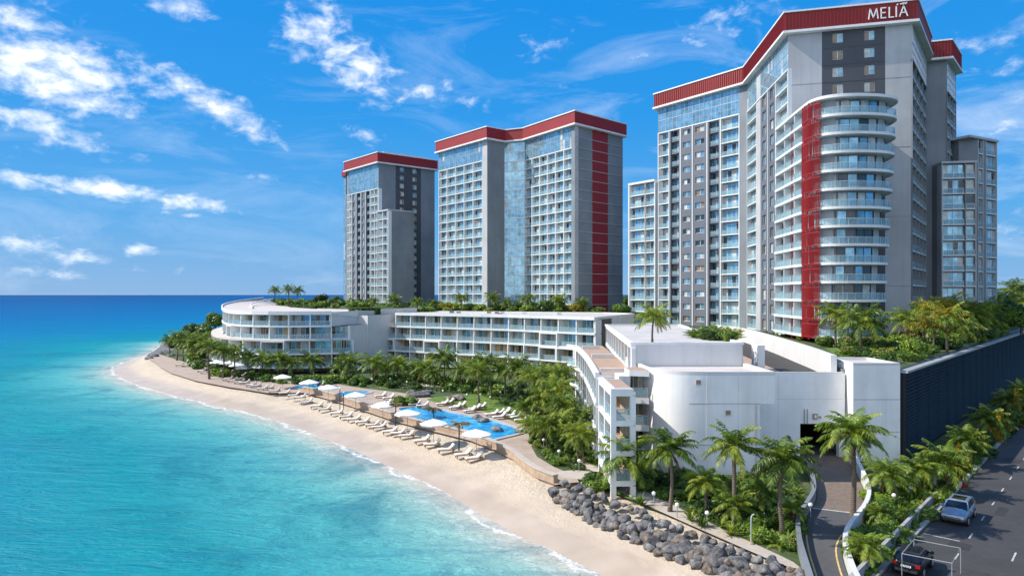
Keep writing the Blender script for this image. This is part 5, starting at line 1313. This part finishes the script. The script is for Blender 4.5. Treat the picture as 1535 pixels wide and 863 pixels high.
# thatched parasols on dark posts
for i, (x, y, h, lab) in enumerate(((688,672,40,'dark post with a drooping brown thatched top at the beach edge of the pool'), (650,628,18,'squat brown thatched parasol standing at the far rim of the large pool'), (593,641,38,'dark post with a tuft of green and brown thatch beside the pool bridge'))):
    g = G(x, y, 1.3); hh = h*g.y/FPX; t = empty('thatched_parasol', (g.x, g.y, 1.2), lab, 'parasol', 'thatched parasols')
    b = MB(); b.tube([(0, 0, -.1), (.03, 0, hh)], [.09, .07], 'dark_metal', 8); b.build('post', t)
    b = MB(); rr = random.Random(i)
    for k in range(16): frond(b, (0, 0, hh-.05), k*2.4, R(rr.uniform(-5, 25)), (1.5 if i != 2 else .9)*rr.uniform(.8, 1.1), R(60), 16, .35, 'frond_dry' if rr.random() < .75 else 'thatch', .045, rr, .9)
    b.build('thatch', t)
# small things by the pool
for i, (x, y, h) in enumerate(((509.5,612,30),(515,612,24),(561,660,0),(688,580,0))):
    if not h: continue
    g = G(x, y, 1.4); hh = h*g.y/FPX; t = empty('lamp_post', (g.x, g.y, 1.3), ('taller' if i == 0 else 'shorter')+' dark lamp post between beach loungers and the small upper pool', 'lamp post')
    b = MB(); b.tube([(0, 0, -.1), (0, 0, hh)], .06, 'dark_metal', 7); b.build('pole', t); b = MB(); b.lathe((0, 0, hh), [(.06, 0), (.14, .05), (.14, .28), (.05, .34), (0, .36)], 'globe', 10); b.build('lamp_head', t)
for i, (x, y) in enumerate(((470,578),(466,576),(474,577.5))):
    g = G(x, y, GZ); b = MB(); b.box(-.9, .9, -.32, .32, .25, .42, 'towel_blue'); b.hexa([(.4, -.32, .42), (.9, -.32, .7), (.9, .32, .7), (.4, .32, .42), (.4, -.32, .5), (.9, -.32, .8), (.9, .32, .8), (.4, .32, .5)], 'towel_blue')
    t = empty('sun_lounger', g, 'dark blue padded lounger by the round shrubs, '+ordn(i+1)+' of three', 'sun lounger', 'blue loungers', .4*i); b.build('seat_cushion', t); c = MB()
    for xx in (-.7, .7):
        for yy in (-.25, .25): c.box(xx-.04, xx+.04, yy-.04, yy+.04, 0, .25, 'dark_metal')
    c.build('legs_frame', t)
# globe garden lamps
def lamp_parts():
    p = MB(); p.tube([(0, 0, -.05), (0, 0, .78)], .035, 'pole_grey', 6); g = MB(); g.lathe((0, 0, .78), [(.05, 0), (.13, .05), (.17, .15), (.14, .25), (.06, .31), (0, .32)], 'globe', 10); return [('pole', p.mesh('pole')), ('globe', g.mesh('globe'))]
GLP = lamp_parts()
lamps = [(905,716),(930,728),(868,705),(838,690),(815,672),(783,640),(772,628),(735,604),(700,600),(664,594),(640,586),(610,580),(585,575),(560,572),(535,572),(500,566),(470,566),(440,560),(410,558),(385,556),(360,552),(330,548),(310,545),(890,678),(805,654),(980,757),(1015,775),(1060,788),(1215,775),(1340,760),(1365,748),(650,578),(750,596),(720,600)]
lamps.sort()
for i, (x, y) in enumerate(lamps):
    g = G(x, y, GZ); t = empty('garden_lamp', g, 'garden lamp with a white globe, '+ordn(i+1)+' from the sea end', 'garden lamp', 'globe lamps of the gardens')
    for n, me in GLP: child(n, me, t)
# white hooked shower post, grey post and red drums placed where only shadows fall
g = G(1126, 815, GZ); b = MB(); b.tube([(0, 0, 0), (0, 0, 1.75), (.06, 0, 1.92), (.2, 0, 1.98)], .05, 'bright_metal', 7); b.lathe((0, 0, 0), [(0, .14), (.16, .12), (.2, 0)], 'stone_tan', 10); props(b.build('shower_post', loc=g), 'slim white hooked shower post on the path behind the boulders', 'shower post')
g = G(1401, 741, GZ); t = empty('bollard_post', g, 'pale grey upright post under the shaded palm beside the kerb', 'post'); b = MB(); b.tube([(0, 0, -.1), (0, 0, 1.9)], .14, 'pole_grey', 10); b.build('post', t); b = MB(); b.lathe((0, 0, 1.9), [(.17, 0), (.17, .08), (0, .12)], 'bright_metal', 10); b.build('cap', t)
for i, (x, y, s) in enumerate(((1413,726,.40),(1437,722,.30),(1447,730,.24))):
    g = G(x, y, GZ); t = empty('shadow_drum', g, ('biggest', 'middle', 'smallest')[i]+' of three red drums in place of shadows under the shaded palm', 'shadow stand-in', 'red drums in place of shadows'); b = MB(); b.lathe((0, 0, 0), [(s*.75, 0), (s*.85, s*.1), (s, s*1.6), (s*.9, s*1.75)], 'red', 14); b.build('body', t); b = MB(); b.lathe((0, 0, s*1.75), [(s*.98, 0), (s*.9, s*.2), (0, s*.36)], 'dark_metal', 14); b.build('lid', t)
# white tubular frame at the kerb
q = [rd(-27.6, 5.9), rd(-22.6, 5.9), rd(-24.6, 9.0), rd(-29.6, 9.0)]
q = [G2(1352, 829, GZ+1.5), G2(1370, 808, GZ+1.5), G2(1440, 821, GZ+1.5), G2(1427, 843.5, GZ+1.5)]
t = empty('barrier_frame', (q[0][0], q[0][1], GZ), 'white tubular metal frame standing at the kerb behind the black car', 'barrier')
b = MB(); zt = 1.5
loop = [Vector((x-q[0][0], y-q[0][1], zt)) for x, y in q]
b.tube(loop+[loop[0]], .022, 'pole_grey', 6)
b.build('rail', t)
for p in loop: c = MB(); c.tube([(p.x, p.y, 0), (p.x, p.y, zt)], .02, 'pole_grey', 6); c.build('leg', t)

# ------------------------------------------------------------------ cars
def car(name, loc, rz, lab, paint, L=4.5, W=1.82, H=1.62, suv=True, group=None):
    t = empty(name, loc, lab, 'car', group, rz)           # front towards +x
    hw = W/2; k = L/4.5
    st = [(-2.25, .55, .86, .80), (-2.2, .36, .96, .93), (-1.6, .30, 1.02, .99), (-.8, .28, 1.03, 1.0), (.3, .28, 1.02, 1.0), (1.0, .28, .98, .99), (1.6, .30, .90, .97), (2.05, .34, .80, .90), (2.2, .42, .70, .78), (2.25, .50, .62, .66)]
    b = MB(); v = []; S_ = 10
    for x, zb, zt, wf in st:
        w = hw*wf; h = zt-zb
        sec = [(-.82*w, zb), (-.97*w, zb+.12*h), (-w, zb+.45*h), (-.985*w, zb+.78*h), (-.90*w, zt-.02), (-.45*w, zt+.03), (.45*w, zt+.03), (.90*w, zt-.02), (.985*w, zb+.78*h), (w, zb+.45*h), (.97*w, zb+.12*h), (.82*w, zb)]
        v += [(x*k, y, z) for y, z in sec]
    n = 12; f = [(i*n+j, (i+1)*n+j, (i+1)*n+(j+1) % n, i*n+(j+1) % n) for i in range(len(st)-1) for j in range(n)]
    f += [tuple(range(n)), tuple((len(st)-1)*n+j for j in range(n))[::-1]]
    b.add(v, [q[::-1] for q in f], paint); b.smooth = True; body = b.build('body', t)
    # cabin
    xr, xf = (-2.05, .95) if suv else (-1.9, .95); tr, tf = (-1.75, .25) if suv else (-1.35, .2); zt = H-.04
    def ring(x0, x1, w, z): return [(x0*k, -w, z), (x1*k, -w, z), (x1*k, w, z), (x0*k, w, z)]
    lo, hi = ring(xr, xf, hw*.90, 1.0), ring(tr, tf, hw*.74, zt-.08)
    g = MB(); g.add(lo+hi, [(0, 1, 5, 4), (1, 2, 6, 5), (2, 3, 7, 6), (3, 0, 4, 7)], 'car_glass'); g.build('window', t)
    r = MB(); top = ring(tr+.08, tf-.1, hw*.68, zt); r.add(hi+top, [(4, 5, 6, 7), (0, 1, 5, 4), (1, 2, 6, 5), (2, 3, 7, 6), (3, 0, 4, 7)], paint)
    for a, c in ((lo[0], hi[0]), (lo[1], hi[1]), (lo[2], hi[2]), (lo[3], hi[3])): r.tube([a, c], .055, paint, 5)
    for s in (-1, 1):
        for xx in (-.95, -.1): r.tube([(xx*k, s*hw*.905, 1.0), (xx*k*.9-.06, s*hw*.745, zt-.08)], .045, 'dark_metal', 5)
    r.build('roof', t)
    gb = MB(); gb.box(tr*k+.5, tf*k-.25, -hw*.5, hw*.5, zt+.004, zt+.012, 'car_glass'); gb.build('sunroof', t)
    for x in (-1.42*k, 1.42*k):
        for s in (-1, 1):
            w = MB(); y0 = s*(hw-.20)
            def cyl(rad, ya, yb, mat, kk=18):
                vv = [(x+rad*math.cos(2*math.pi*j/kk), y, .34+rad*math.sin(2*math.pi*j/kk)) for y in (ya, yb) for j in range(kk)]
                return vv, [(j, (j+1) % kk, kk+(j+1) % kk, kk+j) for j in range(kk)]+[tuple(range(kk)), tuple(kk+j for j in range(kk))[::-1]], mat
            w.add(*cyl(.34, y0, y0+s*.22, 'tyre')); wo = w.build('wheel', t); q = MB(); q.add(*cyl(.21, y0+s*.2, y0+s*.235, 'bright_metal')); q.build('rim', wo)
    for s in (-1, 1):
        h = MB(); h.box(2.10*k, 2.225*k, s*hw*.62-.17, s*hw*.62+.17, .62, .76, 'lamp_glass'); h.build('headlight', t)
        h = MB(); h.box(-2.27*k, -2.14*k, s*hw*.78-.12, s*hw*.78+.12, .72, .92, 'tail_glass'); h.build('tail_light', t)
        h = MB(); h.box(.72*k, .92*k, s*(hw+.09)-.10, s*(hw+.09)+.10, .98, 1.12, paint); h.build('mirror', t)
    h = MB(); h.box(2.15*k, 2.275*k, -.48, .48, .50, .64, 'dark_metal'); h.box(2.25*k, 2.285*k, -.42, .42, .555, .585, 'bright_metal'); h.build('grille', t)
    h = MB(); h.box(2.05*k, 2.30*k, -hw*.72, hw*.72, .36, .47, 'dark_metal'); h.box(-2.3*k, -2.1*k, -hw*.75, hw*.75, .40, .54, 'dark_metal'); h.build('bumper', t)
    h = MB(); h.box(-2.285*k, -2.2*k, -.26, .26, .66, .78, 'globe'); h.build('number_plate', t)
    return t
ang = math.atan2(U.y, U.x)
q = rd(-16.3, 7.45); car('parked_car', (q[0], q[1], GZ+.01), ang+math.pi, 'silver-blue estate car facing the camera, alone in the sunlit near lane', 'car_silver', 4.05, 1.66, 1.5)
q = G2(1369, 853, GZ); car('parked_car', (q[0], q[1], GZ+.01), ang, 'black hatchback with red tail lights parked at the kerb by the white frame', 'car_black', 3.5, 1.55, 1.4, False)
q = G2(1536, 858, GZ); car('parked_car', (q[0]+.9, q[1]-1.2, GZ+.01), ang, 'dark navy car cut off by the corner of the picture on the far lane', 'car_navy', 4.0, 1.65, 1.4, False)

# ------------------------------------------------------------------ camera, sky, sun
cam = bpy.data.cameras.new('camera'); co = bpy.data.objects.new('camera', cam); COL.objects.link(co); S.camera = co
cam.sensor_width = 36; cam.lens = FPX/1535*36; cam.shift_y = (HY-431.5)/1535; cam.clip_start = .5; cam.clip_end = 200000
co.location = (0, 0, CAMH); co.rotation_euler = (R(90), 0, 0)
SUN_EL, SUN_AZ = 43.0, -85.0                    # azimuth clockwise from +Y
sd = Vector((math.sin(R(SUN_AZ))*math.cos(R(SUN_EL)), math.cos(R(SUN_AZ))*math.cos(R(SUN_EL)), math.sin(R(SUN_EL))))
sl = bpy.data.lights.new('sun', 'SUN'); so = bpy.data.objects.new('sun', sl); COL.objects.link(so)
sl.energy = 4.7; sl.angle = R(.5); sl.color = (1, .94, .85); so.rotation_euler = sd.to_track_quat('Z', 'Y').to_euler()
W = bpy.data.worlds.new('World'); S.world = W; W.use_nodes = True; nt = W.node_tree; bg = nt.nodes['Background']
sky = N(nt, 'ShaderNodeTexSky'); sky.sky_type = 'NISHITA'; sky.sun_disc = False; sky.sun_elevation = R(SUN_EL); sky.sun_rotation = R(SUN_AZ) % (2*math.pi)
sky.altitude = 0; sky.air_density = 1.0; sky.dust_density = .4; sky.ozone_density = 1.5
hs = N(nt, 'ShaderNodeHueSaturation'); hs.inputs['Saturation'].default_value = 1.0; hs.inputs['Hue'].default_value = .5; nt.links.new(sky.outputs[0], hs.inputs['Color'])
tc = N(nt, 'ShaderNodeTexCoord'); vec = tc.outputs['Generated']
sep = N(nt, 'ShaderNodeSeparateXYZ'); nt.links.new(vec, sep.inputs[0])
az = math_(nt, 'ARCTAN2', sep.outputs[0], sep.outputs[1]); el = math_(nt, 'ARCSINE', sep.outputs[2])
ae = N(nt, 'ShaderNodeCombineXYZ'); nt.links.new(az, ae.inputs[0]); nt.links.new(el, ae.inputs[1])
zz = math_(nt, 'ADD', math_(nt, 'MAXIMUM', sep.outputs[2], 0), .12)
pl = N(nt, 'ShaderNodeCombineXYZ'); nt.links.new(math_(nt, 'DIVIDE', sep.outputs[0], zz), pl.inputs[0]); nt.links.new(math_(nt, 'DIVIDE', sep.outputs[1], zz), pl.inputs[1])
def AE(px, py):
    x, z = (px-CX)/FPX, -(py-HY)/FPX; return math.atan2(x, 1), math.asin(z/math.sqrt(x*x+z*z+1))
clouds = [(60,95,175,72,12,1.0),(20,40,70,60,0,.9),(140,150,110,30,8,.9),(60,190,120,26,14,.9),(320,155,130,30,24,1.0),(235,130,50,20,10,.7),(170,287,210,17,4,1.05),(275,323,45,6,3,.8),(468,48,68,34,-22,1.0),(545,100,90,40,22,1.0),(640,135,60,24,15,.75),(700,155,50,18,10,.6),
          (545,205,45,16,12,.55),(388,266,34,9,4,.6),(215,238,40,9,8,.65),(270,10,60,20,0,.8),(480,8,60,18,-8,.8),(820,72,60,26,-15,.55),(850,125,70,20,-15,.45),(1040,60,110,26,-16,.52),(1110,20,90,22,-8,.55),(960,85,50,14,-18,.5),
          (40,368,70,24,0,.75),(105,385,75,16,0,.7),(210,376,32,14,0,.7),(60,410,130,14,0,.55),(1465,70,80,26,-10,.55),(1500,190,70,30,-8,.6),(1500,330,90,40,0,.55),(1440,110,60,14,-6,.4),(200,405,180,12,0,.4),(1620,120,140,60,0,.7),(-160,200,200,90,0,.8)]
acc = None
for px, py, a, b, rot, s in clouds:
    mp = N(nt, 'ShaderNodeMapping'); mp.vector_type = 'TEXTURE'; c = AE(px, py)
    mp.inputs['Location'].default_value = (c[0], c[1], 0); mp.inputs['Rotation'].default_value = (0, 0, -R(rot)); cf = 1/(1+((px-CX)/FPX)**2)
    mp.inputs['Scale'].default_value = (a/FPX*cf**.9, b/FPX*cf**.5, 1); nt.links.new(ae.outputs[0], mp.inputs['Vector'])
    ln = N(nt, 'ShaderNodeVectorMath'); ln.operation = 'LENGTH'; nt.links.new(mp.outputs[0], ln.inputs[0])
    mr = N(nt, 'ShaderNodeMapRange'); mr.interpolation_type = 'SMOOTHSTEP'; mr.inputs['From Min'].default_value = 0; mr.inputs['From Max'].default_value = 1.75; mr.inputs['To Min'].default_value = s; mr.inputs['To Max'].default_value = 0
    nt.links.new(ln.outputs['Value'], mr.inputs[0]); acc = mr.outputs[0] if acc is None else math_(nt, 'MAXIMUM', acc, mr.outputs[0])
skyc = ramp(nt, math_(nt, 'MAXIMUM', sep.outputs[2], 0), [(0, (1.75, 3.5, 6.0)), (.04, (1.25, 3.25, 6.1)), (.11, (.62, 3.0, 6.3)), (.25, (.12, 2.45, 6.4)), (.42, (.0, 2.1, 6.3)), (1, (.0, 1.3, 4.6))])
skyc = mixc(nt, .07, skyc, hs.outputs[0])
behind = ramp(nt, math_(nt, 'ADD', math_(nt, 'MULTIPLY', sep.outputs[1], -.8), math_(nt, 'MULTIPLY', sep.outputs[0], -.6)), [(.1, (0,)*3), (.45, (.95,)*3), (1, (1.0,)*3)])  # unseen cloud added at the rear left as fill for the front facades
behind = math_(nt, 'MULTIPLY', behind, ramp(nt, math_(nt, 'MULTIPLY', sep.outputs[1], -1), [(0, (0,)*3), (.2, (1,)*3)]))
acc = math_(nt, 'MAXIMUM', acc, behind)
mpa = N(nt, 'ShaderNodeMapping'); mpa.inputs['Scale'].default_value = (1, 1.7, 1); nt.links.new(ae.outputs[0], mpa.inputs['Vector'])
n1_ = noise(nt, 7.5, 9, .62, mpa.outputs[0], .5); n2_ = noise(nt, 32, 7, .6, mpa.outputs[0], .3)
nn = math_(nt, 'ADD', math_(nt, 'MULTIPLY', n1_, .75), math_(nt, 'MULTIPLY', n2_, .95)); nn = math_(nt, 'SUBTRACT', nn, .35)
dens = math_(nt, 'ADD', nn, math_(nt, 'MULTIPLY', math_(nt, 'SUBTRACT', acc, .60), .55))
cov = N(nt, 'ShaderNodeMapRange'); cov.interpolation_type = 'SMOOTHSTEP'; cov.inputs['From Min'].default_value = .37; cov.inputs['From Max'].default_value = .98; nt.links.new(dens, cov.inputs[0])
gate = ramp(nt, acc, [(.02, (0,)*3), (.2, (1,)*3)])
cv_ = math_(nt, 'MULTIPLY', math_(nt, 'MULTIPLY', cov.outputs[0], gate), .95)
mpv = N(nt, 'ShaderNodeMapping'); mpv.inputs['Rotation'].default_value = (0, 0, R(20)); mpv.inputs['Scale'].default_value = (2.2, 7.5, 1); nt.links.new(ae.outputs[0], mpv.inputs['Vector'])
veil = ramp(nt, noise(nt, 1.6, 8, .65, mpv.outputs[0], .8), [(.50, (0,)*3), (.72, (.34,)*3)])
veil = math_(nt, 'MULTIPLY', veil, ramp(nt, az, [(0, (.45,)*3), (.35, (1,)*3)]))
cv_ = math_(nt, 'MAXIMUM', cv_, veil)
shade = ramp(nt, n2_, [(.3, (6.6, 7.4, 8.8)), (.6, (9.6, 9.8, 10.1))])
shade = mixc(nt, behind, shade, (12.6, 12.9, 13.2))  # added rear cloud made brighter than the visible ones
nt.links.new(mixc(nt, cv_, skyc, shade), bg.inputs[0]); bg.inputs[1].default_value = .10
S.view_settings.view_transform = 'Standard'; S.view_settings.look = 'None'; S.view_settings.exposure = .42; S.view_settings.gamma = 1
S.render.engine = 'CYCLES'; S.cycles.use_denoising = True; S.cycles.max_bounces = 6; S.cycles.transparent_max_bounces = 12; S.cycles.caustics_reflective = False; S.cycles.caustics_refractive = False
